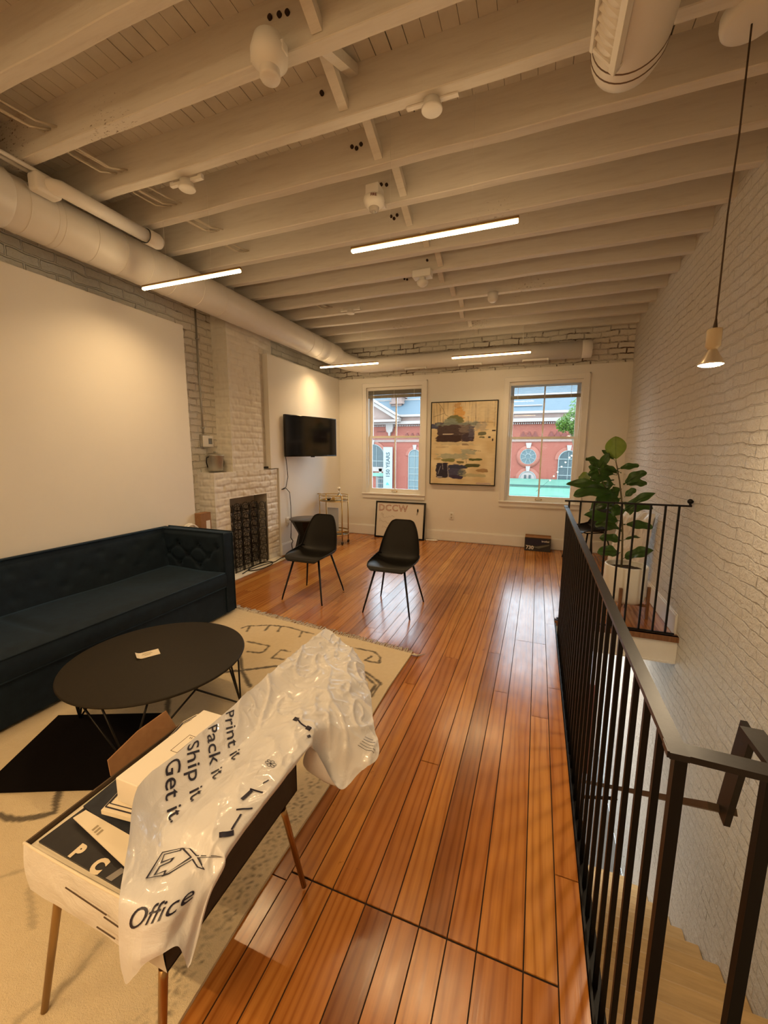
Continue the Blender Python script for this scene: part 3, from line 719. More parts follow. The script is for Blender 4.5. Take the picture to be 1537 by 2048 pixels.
for bi, (y0, y1) in enumerate(bays):
    b_ = thing('cable_bundle', 'thin white cable bundle in a left joist bay, ' + poslab[bi], 'cable', (-2.75+.03*bi, y0, 3.3), 0)
    for k in range(5 if bi < 4 else 3):
        mb = MB(); x = .028*k + .01*math.sin(k*3+bi); sag = .02+.012*((k*7+bi) % 3)
        mb.tube([(x-.1, -.004, .03-.01*k), (x-.06, (y1-y0)*.3, .012-sag), (x-.01, (y1-y0)*.7, .0-sag*1.2), (x+.02, y1-y0+.004, -.015)], .0055, 6); mb.build('cable', cb_, b_)

# ------------------------------------------------------------------ lamps
def led(x0, x1, y, label, z=2.75, W=None):
    t = thing('linear_pendant_lamp', label, 'lamp', ((x0+x1)/2, y, z), 0, 'linear pendant lamps'); h = (x1-x0)/2
    mb = MB(); mb.rbox(-h, h, -.011, .011, -.002, .014, .004); mb.build('housing', M['brass_dark'], t)
    mb = MB(); mb.rbox(-h+.004, h-.004, -.0125, .0125, -.020, -.0025, .007); mb.build('light_strip', M['led'], t)
    for sx in (-1, 1):
        mb = MB(); mb.tube([(sx*(h-.26),0,.014),(sx*(h-.26),0,.667)], .0008, 5); mb.build('hanging_wire', M['white'], t)
    ld = bpy.data.lights.new('lamp_light', 'AREA'); ld.shape = 'RECTANGLE'; ld.size = 2*h-.02; ld.size_y = .016; ld.energy = W or LEDW; ld.color = LEDC; ld.spread = math.radians(148)
    lo = bpy.data.objects.new('lamp_light', ld); C.objects.link(lo); lo.parent = t; lo.location = (0,0,-.022)
    return t
led(-2.966, -2.02, 2.49, 'glowing warm linear lamp hanging in front of the left duct over the sofa', W=14)
led(-1.178, -.17, 2.51, 'glowing warm linear lamp at the centre of the ceiling, nearest the stair railing', W=7)
led(-3.17, -2.22, 5.62, 'glowing warm linear lamp in front of the far left duct elbow', W=15)
led(-1.17, -.16, 5.66, 'glowing warm linear lamp under the branch duct, in front of the far windows', W=9)
for yy, nm in ((-.65, 'nearer'), (-1.9, 'farther')):  # out-of-frame lamps added behind the camera to fill the foreground with light
    led(-2.966, -2.02, yy, nm+' added linear fill lamp, unseen behind the viewpoint, left one', W=13); led(-1.178, -.17, yy, nm+' added linear fill lamp, unseen behind the viewpoint, right one', W=26)
pd = thing('pendant_bulb', 'bare reflector bulb hanging on a long dark cord over the stair well', 'lamp', (.693, 2.262, 1.885))
mb = MB(); mb.lathe([(.016,.062),(.030,.035),(.047,.006),(.049,0),(.046,-.003)], n=28); mb.build('reflector', mat('silvered reflector', (.7,.62,.5), .3, .6), pd)
mb = MB(); mb.lathe([(.0455,-.002),(.035,-.007),(.001,-.010)], n=28); mb.build('bulb_face', M['bulb'], pd)
mb = MB(); mb.lathe([(.001,.148),(.027,.148),(.028,.143),(.028,.075),(.022,.07),(.018,.062),(.001,.062)], n=24); mb.build('socket', noisy('cream socket', (.55,.45,.30), (.6,.5,.34), 10, .4, 0), pd)
mb = MB(); mb.lathe([(.010,.148),(.004,.19)], n=12); mb.tube([(0,0,.18),(-.004,.0,.6),(.003,0,.9),(0,0,1.335)], .0035, 6); mb.build('cord', mat('brown cord', (.06,.035,.02), .7), pd)
mb = MB(); mb.lathe([(.001,1.29),(.085,1.29),(.10,1.297),(.105,1.315),(.105,1.345),(.10,1.35)], n=36); mb.build('canopy', M['white'], pd)

# ------------------------------------------------------------------ ceiling devices
def disc_cover(x, y, z, label, rot=0, zt=ZJ):
    t = thing('ceiling_box_cover', label, 'electrical box', (x, y, z), rot)
    mb = MB(); mb.lathe([(.001,-.004),(.048,-.004),(.052,0),(.052,.006),(.001,.006)], n=28); mb.build('cover_plate', M['white'], t)
    mb = MB(); mb.lathe([(.042,.006),(.042,.045),(.001,.045)], n=20); mb.build('round_box', M['duct'], t)
    mb = MB(); mb.box(-.13,.13,-.012,.012,.032,.05); mb.box(-.13,-.10,-.012,.012,.05, zt-z if zt-z > .06 else .06); mb.box(.10,.13,-.012,.012,.05, zt-z if zt-z > .06 else .06); mb.build('hanger_bar', M['duct'], t)
disc_cover(-.588, 2.20, 3.16, 'round white box cover on a bar hanger between joists, left of the louvred duct')
disc_cover(-2.2, 2.23, 3.15, 'round white box cover on a bar hanger at the left, above the sofa lamp')
disc_cover(-2.24, 4.74, 3.15, 'small round white box cover on the far left joists')
s1 = thing('ceiling_speaker', 'rounded white spotlight head with a lens hanging from a joist at top left', 'spotlight', (-1.15, 1.66, 3.14))
mb = MB(); mb.lathe([(.001,.06),(.05,.06),(.062,.05),(.078,.0),(.075,-.03),(.05,-.055),(.042,-.06)], n=30); mb.build('housing', M['white'], s1)
mb = MB(); mb.lathe([(.042,-.058),(.044,-.085),(.038,-.095),(.001,-.092)], n=24); mb.build('lens_ring', M['duct'], s1)
mb = MB(); mb.rbox(.055,.08,-.02,.02,-.02,.02,.006); mb.rbox(-.085,-.06,-.02,.02,-.02,.02,.006); mb.build('side_knob', M['white'], s1)
fa = thing('fire_alarm', 'white FIRE alarm strobe mounted under a joist above the central lamp', 'alarm', (-1.10, 2.70, 3.10))
mb = MB(); mb.lathe([(.001,-.028),(.035,-.028),(.062,-.012),(.070,.012),(.066,.03),(.06,.034),(.001,.034)], n=36); mb.build('body', M['white'], fa)
mb = MB(); mb.lathe([(.034,-.028),(.03,-.046),(.02,-.05),(.001,-.05)], n=24); mb.build('strobe_lens', mat('strobe lens', (.45,.42,.38), .15), fa)
mb = MB(); mb.ball((0,0,-.05), .012, 10); mb.build('strobe_bulb', M['steel'], fa)
mb = MB(); mb.rbox(-.045,.045,-.04,.07,.034,.10,.006); mb.bar((0,.07,.07),(0,.19,.07),.03,.02); mb.build('back_box', M['duct'], fa)
def cyltext(mb, txt, size, R, z, a0):
    V, Fc = text_mesh(txt, size, bold=.0008); w = max(v[0] for v in V)
    mb.add([((R+.0006)*math.cos(a0+(v[0]-w/2)/R), (R+.0006)*math.sin(a0+(v[0]-w/2)/R), z+v[1]) for v in V], Fc)
mb = MB(); cyltext(mb, 'FIRE', .022, .0705, .006, -PI/2+.35); mb.build('lettering', mat('dark red letters', (.12,.02,.015), .5), fa)
sd = thing('smoke_detector', 'white domed detector below a square box, far side of the central lamp', 'detector', (-1.135, 4.02, 3.09))
mb = MB(); mb.lathe([(.001,-.035),(.025,-.03),(.048,-.012),(.056,.008),(.05,.02),(.001,.02)], n=30); mb.build('dome', M['white'], sd)
mb = MB(); mb.rbox(-.09,.09,-.05,.05,.045,.11,.006); mb.cyl((0,0,.018),.03,.03,16); mb.build('mount_box', M['white'], sd)
sd = thing('smoke_detector', 'small white detector under the far joists, right of the bridging', 'detector', (-.56, 4.80, 3.13))
mb = MB(); mb.lathe([(.001,-.03),(.03,-.028),(.05,-.01),(.055,.01),(.055,.07),(.001,.07)], n=30); mb.build('dome', M['white'], sd)

# ------------------------------------------------------------------ rug
RUG = {'a':[(-2.1,.78),(-1.98,.8),(-1.91,.81),(-1.85,.84),(-1.79,.89),(-1.9,.97)],'b':[(-2.11,2.35),(-1.93,2.18),(-1.78,2.03),(-1.63,1.92)],
'c':[(-2.3,1.8),(-1.97,1.95),(-1.8,2.06),(-1.64,2.18),(-1.45,2.25)],'d':[(-2.26,2.59),(-2.24,2.64),(-2.08,2.73),(-1.9,2.75),(-1.64,2.71)],
'e':[(-2.05,2.41),(-1.85,2.41),(-1.83,2.32),(-1.86,2.29),(-1.95,2.28)],'f':[(-1.63,2.28),(-1.72,2.27),(-1.73,2.39),(-1.65,2.39)],
'g':[(-1.29,2.6),(-1.27,2.62),(-1.06,2.62),(-.99,2.56),(-.97,2.48),(-1.08,2.48),(-1.06,2.55)],'h':[(-1.06,2.36),(-.96,2.31),(-.87,2.25),(-.87,2.1)],
'i':[(-1.03,2.32),(-.89,2.22),(-.89,2.12)],'j':[(-2.12,1.75),(-2.02,1.65),(-1.87,1.51)],'k':[(-1.66,.78),(-1.53,.66),(-1.4,.6)],'l':[(-1.69,.65),(-1.63,.71),(-1.47,.74)],
'm':[(-1.17,.65),(-1.15,.57),(-1.2,.45)],'n':[(-2.08,2.73),(-2.05,2.63)],'o':[(-1.97,2.74),(-1.94,2.65)],'p':[(-1.75,2.72),(-1.72,2.63)],'q':[(-2.22,2.64),(-2.18,2.56)],
'r':[(-1.9,.97),(-1.95,1.1)],'s':[(-2.0,.45),(-1.7,.55),(-1.5,.35)],'t':[(-1.6,.2),(-1.3,.35)]}
SEG = [(a, b, (.35 if k in 'klmst' else 1), (.014 if k in 'abcjr' else .008)) for k, v in RUG.items() for a, b in zip(v, v[1:])]
def segd(px, py, a, b):
    dx, dy = b[0]-a[0], b[1]-a[1]; t = max(0, min(1, ((px-a[0])*dx+(py-a[1])*dy)/(dx*dx+dy*dy))); return math.hypot(px-a[0]-t*dx, py-a[1]-t*dy)
RX0, RX1, RY0, RY1 = -2.75, -.80, -.5, 2.80
def rug_far(x): return 2.70 + (-.813-x)*.125
def rug_pt(u, v, h=0):
    x = RX0 + (RX1-RX0)*u; y = RY0 + (rug_far(x)-RY0)*v
    x += .006*math.sin(y*5)*(u > .98)
    return (x, y, .012 + .003*noise.noise(Vector((x*4, y*4, 1))) + .0022*noise.noise(Vector((x*60, y*60, 2))) + h)
nu, nv = 200, 330
mb = MB(); mb.grid(lambda u, v: rug_pt(u, v), nu, nv)
b_ = []
for i in range(0, 41): b_.append(rug_pt(i/40, 0))
mb.add([rug_pt(1, k/60) for k in range(61)] + [(rug_pt(1, k/60)[0], rug_pt(1, k/60)[1], .001) for k in range(61)], [(k, k+61, k+62, k+1) for k in range(60)], True)
mb.add([rug_pt(k/60, 1) for k in range(61)] + [(rug_pt(k/60, 1)[0], rug_pt(k/60, 1)[1], .001) for k in range(61)], [(k, k+1, k+62, k+61) for k in range(60)], True)
M['rug'] = mat('cream wool rug', (.62,.5,.33), .95)
at = N(M['rug'], 'ShaderNodeAttribute', attribute_name='Col'); LK(M['rug'], at.outputs['Color'], BS(M['rug']).inputs['Base Color'])
bump(M['rug'], noisetex(M['rug'], coord(M['rug']), 220, 3, .7).outputs[0], .7, .006)
rg = thing('area_rug', 'cream woven rug with dark line motifs and fringed end, under the coffee table', 'rug', (-1.8, 1.2, 0))
o = mb.build('rug_pile', M['rug'], rg); o.location = (1.8, -1.2, 0)
def rugcol(p):
    x, y = p.x, p.y; wob = noise.noise(Vector((x*25, y*25, 0)))*.008
    m_ = 0
    for a, b, k, w in SEG:
        if min(a[0],b[0])-.04 < x < max(a[0],b[0])+.04 and min(a[1],b[1])-.04 < y < max(a[1],b[1])+.04:
            d = segd(x, y, a, b) + wob
            m_ = max(m_, .85*k*max(0, min(1, (w*.75+.005-d)/.005)))
    n = noise.noise(Vector((x*3, y*3, 7)))*.5+.5; n2 = noise.noise(Vector((x*40, y*40, 7)))*.5+.5
    c = L3((.60,.48,.30), (.72,.60,.41), n*.6+n2*.4)
    # speckled grey band along the right selvedge near the camera
    if x > -.95 and y < 1.6:
        s_ = max(0, noise.noise(Vector((x*95, y*95, 3)))+.1*noise.noise(Vector((x*20,y*20,1)))-.05)*1.6*min(1, (x+.95)*14)*min(1, max(0,(-.815-x)*60)); m_ = max(m_, min(.7, s_))
    return L3(c, (.045,.035,.03), m_)
vcol(o, rugcol)
mb = MB(); rnd = random.Random(11); nfr = 330
for k in range(nfr):
    u = (k+.5)/nfr; x, y, z = rug_pt(u, 1); dx = rnd.uniform(-.03,.03); ln = rnd.uniform(.045,.085)
    pts = [(x, y-.006, .009), (x+dx*.4, y+ln*.5, .008+rnd.uniform(0,.006)), (x+dx, y+ln, .004)]
    mb.tube(pts, [.0034,.0028,.0020], 4)
for k in range(8):
    x, y, z = rug_pt(1, 1); mb.tube([(x-.005, y-.01, .008), (x+.02+.01*k/3, y+.01-.004*k, .012), (x+.05+.006*k, y-.01+.008*k, .004)], .002, 4)
o = mb.build('fringe', noisy('grey fringe yarn', (.34,.28,.21), (.74,.66,.53), 60, .9, .2), rg); o.location = (1.8, -1.2, 0); o['kind'] = 'stuff'

# ------------------------------------------------------------------ sofa
so = thing('sofa', 'dark blue velvet sofa with tufted arm against the left wall', 'sofa', (-2.95, 1.7, 0))
def SP(x, y, z): return (x+2.95, y-1.7, z)
SX0, SX1, SY0, SY1 = -3.335, -2.56, .10, 2.87
mb = MB()
def backf(u, v):
    y = SY0+.1 + (SY1-.1-SY0-.02)*u; z = .30 + .47*v; x = -3.215 - .06*v
    # shallow tufts
    t = 0
    for r in range(3):
        for c_ in range(9):
            ty = .35 + c_*.30 + (.15 if r % 2 else 0); tz = .50 + r*.09; d = math.hypot(y-ty, (z-tz)*1.2); t += math.exp(-(d/.035)**2)
    e = min(v, 1-v)*2; x += .014*math.sin(min(1, e*3)*PI/2) - .010*t
    return SP(x, y, z)
mb.grid(backf, 180, 30)
mb.rbox(SX0+2.95, -3.262+2.95, SY0+.02-1.7, SY1-.03-1.7, .12, .775, .012)
mb.build('backrest', M['velvet'], so)
mb = MB(); mb.tube([SP(-3.262, SY0+.03, .776), SP(-3.262, SY1-.12, .776)], .007, 8); mb.build('back_piping', M['velvet'], so)
def arm(y_in, y_out, sgn):
    """tufted inner face at y_in, plain outer at y_out"""
    mb = MB()
    tufts = [(-3.10,.64),(-2.88,.66),(-2.74,.64) ,(-3.22,.57),(-2.99,.56),(-2.77,.55),(-3.11,.47),(-2.89,.47),(-2.68,.47),(-2.68,.64)]
    tufts = [(-3.22,.55),(-3.09,.64),(-2.85,.64),(-2.98,.55),(-2.74,.55),(-3.09,.46),(-2.85,.46),(-2.64,.64)]
    def f(u, v):
        x = -3.30 + (-2.575+3.30)*u; z = .28 + .485*v; t = 0; cr = 0
        for tx, tz in tufts:
            d = math.hypot(x-tx, (z-tz)*1.1); t += math.exp(-(d/.030)**2)
        for i in range(len(tufts)):
            for j in range(i+1, len(tufts)):
                if .09 < math.hypot(tufts[i][0]-tufts[j][0], tufts[i][1]-tufts[j][1]) < .17:
                    d = segd(x, z, tufts[i], tufts[j]); cr = max(cr, math.exp(-(d/.014)**2))
        e = min(1, min(u, 1-u, v, 1-v)*14)
        return SP(x, y_in + sgn*(.016*e) - sgn*.022*t*e - sgn*.008*cr*e, z)
    g = MB(); g.grid(f, 90, 64)
    g.rbox(SX0+2.95, SX1+2.95, min(y_in,y_out)-1.7+(0.004 if sgn<0 else 0), max(y_in,y_out)-1.7-(.004 if sgn>0 else 0), .03, .768, .012)
    a = g.build('armrest', M['velvet'], so)
    p = MB(); yo = y_out + sgn*.006
    for yy in (y_in, y_out): p.tube([SP(SX0+.01, yy, .77), SP(SX1-.003, yy, .77), SP(SX1-.0, yy, .75), SP(SX1, yy, .04)], .006, 8)
    p.build('arm_piping', M['velvet'], a)
    for tx, tz in tufts:
        b = MB(); b.ball(SP(tx, y_in+sgn*.0, tz), .009, 8, sc=(1,.5,1)); b.build('tuft_button', M['velvet'], a)
arm(2.765, 2.87, -1); arm(SY0+.105, SY0, 1)
mb = MB()
def cush(u, v, top):
    x = -3.22 + (-2.545+3.22)*u; y = SY0+.125 + (2.745-SY0-.125)*v
    e = min(1, min(u*1, (1-u)*1)*7, min(v, 1-v)*26); h = .018*math.sin(e*PI/2)
    dz = .010*noise.noise(Vector((x*3, y*2, 0))) - .012*math.exp(-((y-1.42)/.03)**2)*e
    return SP(x, y, (.415 + h + dz) if top else (.29 - h*.3))
mb.grid(lambda u, v: cush(u, v, True), 36, 110); mb.grid(lambda u, v: cush(1-u, v, False), 10, 30)
def cside(u, v): # front face
    y = SY0+.125 + (2.745-SY0-.125)*u; z = .415 - .125*v; return SP(-2.545 + .014*math.sin(v*PI), y, z)
mb.grid(cside, 60, 8)
mb.quad(SP(-3.22,2.745,.29), SP(-2.545,2.745,.29), SP(-2.545,2.745,.415), SP(-3.22,2.745,.415))
cu_ = mb.build('seat_cushion', M['velvet'], so)
p = MB(); p.tube([SP(-2.545, SY0+.13, .416), SP(-2.545, 2.74, .416)], .0055, 8); p.tube([SP(-2.545, SY0+.13, .29), SP(-2.545, 2.74, .29)], .0055, 8); p.build('cushion_piping', M['velvet'], cu_)
mb = MB(); mb.rbox(SX0+.04+2.95, SX1-.005+2.95, SY0+.105-1.7, 2.765-1.7, .03, .285, .012); mb.build('seat_base', M['velvet'], so)
mb = MB()
for fx in (SX0+.06, SX1-.08):
    for fy in (SY0+.08, SY1-.08): mb.lathe([(.02,.0),(.024,.03)], SP(fx, fy, 0), 12, cap0=True)
mb.build('foot', M['wood'], so)

# ------------------------------------------------------------------ coffee table
ct = thing('coffee_table', 'round dark coffee table on black wire legs in front of the sofa', 'coffee table', (-1.935, 1.535, .013))
mb = MB(); mb.lathe([(.001,.325),(.450,.325),(.458,.329),(.460,.334),(.458,.339),(.452,.341),(.001,.341)], n=96); mb.build('tabletop', M['tabletop'], ct)
feet = [(math.radians(210+90*k)) for k in range(4)]; leg_pts = []
for k in range(4):
    a = feet[k]; f_ = (.43*math.cos(a), .43*math.sin(a), .006); mb = MB()
    for da in (-52, -14, 14, 52):
        b = a+math.radians(da); R_ = .40 if abs(da) > 20 else .42; mb.tube([f_, (R_*math.cos(b), R_*math.sin(b), .324)], .005, 8)
    mb.ball(f_, .007, 8); mb.build('wire_leg', M['blackmetal'], ct)
mb = MB(); mb.tube([(.40*math.cos(2*PI*k/48), .40*math.sin(2*PI*k/48), .319) for k in range(49)], .0045, 6); mb.build('under_ring', M['blackmetal'], ct)
mb = MB()
def stk(u, v):
    x = -1.985+.075*u; y = 1.445+.115*v; c_, s_ = math.cos(-.55), math.sin(-.55); dx, dy = x+1.948, y-1.5
    return (dx*c_-dy*s_, dx*s_+dy*c_, .0012 + .012*(max(0, .25-v)*4)**2)
mb.grid(stk, 6, 14); mb.grid(lambda u, v: (*stk(1-u, v)[:2], stk(1-u, v)[2]-.0006), 6, 14)
pc = thing('paper_sticker', 'small cream printed sticker curling on the round coffee table', 'sticker', (-2.005, 1.525, .3545))
mb.build('paper', M['paper'], pc)
mb = MB()
for k, w in ((0,.045),(1,.052),(2,.03)):
    c_, s_ = math.cos(-.55), math.sin(-.55); 
    for (a0, b0) in [((-.02+.014*k), 0)]: 
        q = [(a0, -w/2), (a0+.004, -w/2), (a0+.004, w/2), (a0, w/2)]; mb.add([(x*c_-y*s_, x*s_+y*c_, .0019) for x, y in q], [(0,1,2,3)])
mb.build('print', mat('olive print', (.25,.2,.08), .6), pc)

# black mat on the rug
mb = MB(); q = [(-1.66,1.06),(-1.90,1.52),(-2.44,1.29),(-2.20,.83)]
def matf(u, v):
    a = L3(q[0], q[3], u); b = L3(q[1], q[2], u); p = L3(a, b, v); return (p[0], p[1], .022 + .002*noise.noise(Vector((p[0]*9, p[1]*9, 0))))
mb.grid(matf, 24, 20)
for a, b in ((0,1),(1,2),(2,3),(3,0)): mb.quad((*q[a],.023),(*q[b],.023),(*q[b],.0135),(*q[a],.0135))
tag(mb.build('floor_mat', M['matblack']), 'flat black mat lying on the rug partly under the coffee table', 'mat')

# ------------------------------------------------------------------ shell chairs
def make_chair(label):
    t = thing('shell_chair', label, 'chair', (0,0,0), 0, 'black moulded shell chairs')
    # side profile of the shell: front lip -> seat -> back top  (y: front negative), width per station
    prof = [(-.235,.418,.15),(-.225,.437,.178),(-.20,.447,.198),(-.14,.445,.214),(-.06,.434,.222),(.02,.425,.224),(.09,.425,.222),(.14,.440,.216),(.172,.475,.208),(.190,.53,.202),(.205,.60,.19),(.222,.67,.172),(.238,.735,.15),(.250,.785,.124),(.255,.806,.105),(.2565,.818,.075)]
    lift = [0,.0,.006,.02,.035,.048,.056,.06,.055,.045,.035,.026,.018,.012,.008,.004]
    def f(u, v, off=0):
        s = u*(len(prof)-1); i = min(int(s), len(prof)-2); k = s-i
        def cr(a, b, c_, d, k): return .5*((2*b)+(-a+c_)*k+(2*a-5*b+4*c_-d)*k*k+(-a+3*b-3*c_+d)*k**3)
        g = lambda arr, j: arr[max(0, min(len(arr)-1, j))]
        y, z, w = [cr(g(prof,i-1)[q_], g(prof,i)[q_], g(prof,i+1)[q_], g(prof,i+2)[q_], k) for q_ in range(3)]
        lf = cr(g(lift,i-1), g(lift,i), g(lift,i+1), g(lift,i+2), k)
        e = (v-.5)*2; x = w*math.sin(e*PI/2*.98) if True else w*e
        y2, z2, _ = g(prof, min(i+1, len(prof)-1)); y1, z1, _ = g(prof, i); tx, tz = y2-y1, z2-z1; L_ = math.hypot(tx, tz) or 1
        ny, nz = -tz/L_, tx/L_
        a = abs(e)**2.4*lf*1.2
        # the curl points to the inside of the shell
        return (x, y + ny*(a+off), z + nz*(a+off))
    mb = MB(); mb.grid(lambda u, v: f(u, v), 60, 28); mb.grid(lambda u, v: f(1-u, v, -.006), 60, 28)
    # rim
    rim = [f(0, v/28) for v in range(29)] + [f(u/60, 1) for u in range(1, 61)] + [f(1, 1-v/28) for v in range(1, 29)] + [f(1-u/60, 0) for u in range(1, 60)]
    rim.append(rim[0]); mb.tube([tuple(Vector(p)) for p in rim], .0045, 6, caps=False)
    mb.build('seat_shell', M['plastic'], t)
    for sx in (-1, 1):
        for sy, fy in ((-1, -.235), (1, .235)):
            mb = MB(); top = (sx*.14, sy*.13 + .0, .418); mb.tube([(sx*.23, fy, 0), (sx*.222, fy*.975, .04), top], [.0065,.008,.011], 10); mb.build('leg', M['blackmetal'], t)
    mb = MB()
    for sy in (-1, 1): mb.tube([(-.14, sy*.13, .412), (.14, sy*.13, .412)], .008, 8)
    for sx in (-1, 1): mb.tube([(sx*.12, -.13, .412), (sx*.12, .13, .412)], .008, 8)
    mb.build('under_frame', M['blackmetal'], t)
    return t
ch = make_chair('black moulded shell chair on thin legs, nearer the wine rack and side table')
ch.location = (-2.12, 3.535, 0); ch.rotation_euler.z = .0
ch2 = dup(ch, (-1.225, 3.53, 0), .0, 'black moulded shell chair on thin legs, in front of the leaning whiteboard')
ch3 = dup(ch, (.72, 6.1, 0), math.radians(-60), 'black moulded shell chair half hidden behind the potted fig in the far right corner')

# ------------------------------------------------------------------ side table, bar cart
stb = thing('side_table', 'black hourglass drum side table behind the left shell chair', 'side table', (-3.06, 4.93, 0))
mb = MB(); mb.lathe([(.001,.52),(.225,.52),(.232,.525),(.232,.535),(.225,.54),(.001,.54)], n=48); mb.build('tabletop', noisy('dark grey metal top', (.035,.032,.03), (.05,.046,.042), 30, .3, .02), stb)
mb = MB(); mb.lathe([(.215,.52),(.115,.33),(.11,.31),(.12,.28),(.185,.02),(.185,0),(.001,0)], n=10, smooth=False); mb.build('base', M['blackmetal'], stb)
bc = thing('bar_cart', 'round brass bar cart with glass shelves in the left far corner', 'bar cart', (-3.055, 5.78, 0))
a_, b_ = .245, .19
def ell(z, n=48, s=1, r=.006):
    return [(a_*s*math.cos(2*PI*k/n), b_*s*math.sin(2*PI*k/n), z) for k in range(n+1)]
lp = [(a_*math.cos(t), b_*math.sin(t)) for t in (math.radians(-35), math.radians(35), math.radians(145), math.radians(215))]
for x, y in lp:
    mb = MB(); mb.tube([(x, y, .06), (x, y, .79)], .0085, 10); mb.build('post', M['brass'], bc)
for zc, nm in ((.70, 'upper'), (.16, 'lower')):
    mb = MB(); mb.tube(ell(zc), .007, 8); mb.tube(ell(zc+.05), .004, 6); mb.tube(ell(zc+.09) if zc > .5 else ell(zc+.06), .006, 8); mb.build('gallery_rail', M['brass'], bc)
    mb = MB(); mb.lathe([(.001,-.003),(1,-.003),(1,.003),(.001,.003)], n=48); mb.v = [(x*a_*.985, y*b_*.985, z+zc) for x, y, z in mb.v]; mb.build('glass_shelf', mat('tinted shelf glass', (.10,.09,.07), .05), bc)
mb = MB(); mb.tube([(-a_*.95, -.03, .79), (-a_-.04, -.03, .80), (-a_-.055, 0, .80), (-a_-.04, .03, .80), (-a_*.95, .03, .79)], .005, 8); mb.build('push_handle', M['brass'], bc)
for x, y in lp:
    w = MB(); w.cyl((x-.008, y, .026), .026, .018, 18, 'x'); o = w.build('caster', M['blackgloss'], bc)
dc = thing('decanter', 'clear glass decanter with ball stopper on the bar cart', 'decanter', (-2.97, 5.80, .704))
mb = MB(); mb.lathe([(.001,0),(.052,0),(.056,.01),(.052,.075),(.03,.10),(.012,.115),(.012,.15),(.018,.156)], n=24); mb.build('body', M['bottle'], dc)
mb = MB(); mb.lathe([(.010,.15),(.012,.165)], n=12); mb.ball((0,0,.19), .026, 14); mb.build('stopper', mat('pale stopper', (.8,.75,.66), .2), dc)
for i, (x, y, lab) in enumerate(((-3.13, 5.76, 'small dark round dish lying on the bar cart, left of the decanter'), (-3.02, 5.70, 'small gold tray object on the bar cart, in front of the decanter'))):
    mb = MB()
    if i == 0: mb.lathe([(.001,.0),(.03,.0),(.036,.02),(.03,.035),(.001,.038)], n=20)
    else: mb.rbox(-.05,.05,-.03,.03,0,.02,.006); mb.lathe([(.02,.02),(.024,.05),(.02,.055),(.001,.056)], n=14)
    tag(mb.build('cart_dish' if i == 0 else 'cart_tray', M['blackgloss'] if i == 0 else M['brass'], loc=(x, y, .7045)), lab, 'dish' if i == 0 else 'tray')
mb = MB(); mb.rbox(-.10,.10,-.006,.006,0,.40,.003); o = mb.build('leaning_card', mat('pale blue card', (.55,.60,.68), .6), loc=(-3.10, 5.83, .172)); tag(o, 'pale blue-white card standing on the lower shelf of the bar cart', 'card')

# ------------------------------------------------------------------ television
tv = thing('television', 'black flat television angled out from the left wall on a bracket', 'television', (-3.17, 5.34, 1.70), math.radians(-15.0))
# local: screen faces +x
mb = MB(); mb.rbox(-.03, .015, -.52, .52, -.292, .292, .008); mb.build('bezel', M['blackgloss'], tv)
mb = MB(); mb.box(.0151, .0165, -.508, .508, -.275, .282); mb.build('screen', M['screen'], tv)
mb = MB(); mb.rbox(-.005, .016, -.035, .035, -.303, -.291, .004); mb.build('sensor_lip', M['blackgloss'], tv)
mb = MB(); mb.rbox(-.05, -.03, -.12, .12, -.12, .12, .004); mb.bar((-.05, 0, 0), (-.125, -.06, 0), .04, .05); mb.build('wall_bracket', M['blackmetal'], tv)
mb = MB(); mb.tube([(-3.325,4.86,1.45),(-3.325,4.89,1.30),(-3.32,4.90,1.12),(-3.33,4.86,.98),(-3.333,4.76,.955)], .005, 6); mb.tube([(-3.333,4.78,.955),(-3.33,4.86,.965),(-3.325,4.94,.90),(-3.325,4.96,.7),(-3.325,4.955,.45),(-3.315,4.93,.3)], .005, 6)
mb.tube([(-3.315,4.93,.3),(-3.30,4.90,.24),(-3.28,4.92,.19),(-3.29,4.90,.15),(-3.25,4.86,.06),(-3.22,4.75,.022),(-3.26,4.6,.022),(-3.22,4.4,.022),(-3.27,4.2,.022),(-3.3,3.95,.022),(-3.26,3.8,.022)], .006, 6)
mb.tube([(-3.26+.09*math.cos(t), 4.15+.22*math.sin(t), .024) for t in [2*PI*k/24 for k in range(25)]], .006, 6)
tag(mb.build('power_cable', M['plastic']), 'black cable hanging from the television and coiled on the hearth', 'cable')
ou = thing('wall_outlet', 'white double outlet on the back wall right of the leaning whiteboard', 'outlet', (-1.293, YB-.001, .43))
mb = MB(); mb.rbox(-.038, .038, -.008, 0, -.06, .06, .004); mb.build('cover_plate', M['white'], ou)
mb = MB(); 
for z in (-.025, .025): mb.rbox(-.014,.014,-.0105,-.0081,z-.014,z+.014,.004)
mb.build('socket_face', mat('dull ivory', (.5,.46,.38), .5), ou)  # one even ivory tone, darker than the cover plate
ou = thing('wall_outlet', 'white outlet low on the left wall behind the hourglass side table', 'outlet', (PX+.001, 4.90, .48))
mb = MB(); mb.rbox(0, .008, -.038, .038, -.06, .06, .004); mb.build('cover_plate', M['white'], ou)
mb = MB(); 
for z in (-.025, .025): mb.rbox(.0081,.0105,-.014,.014,z-.014,z+.014,.004)
mb.build('socket_face', M['paper'], ou)

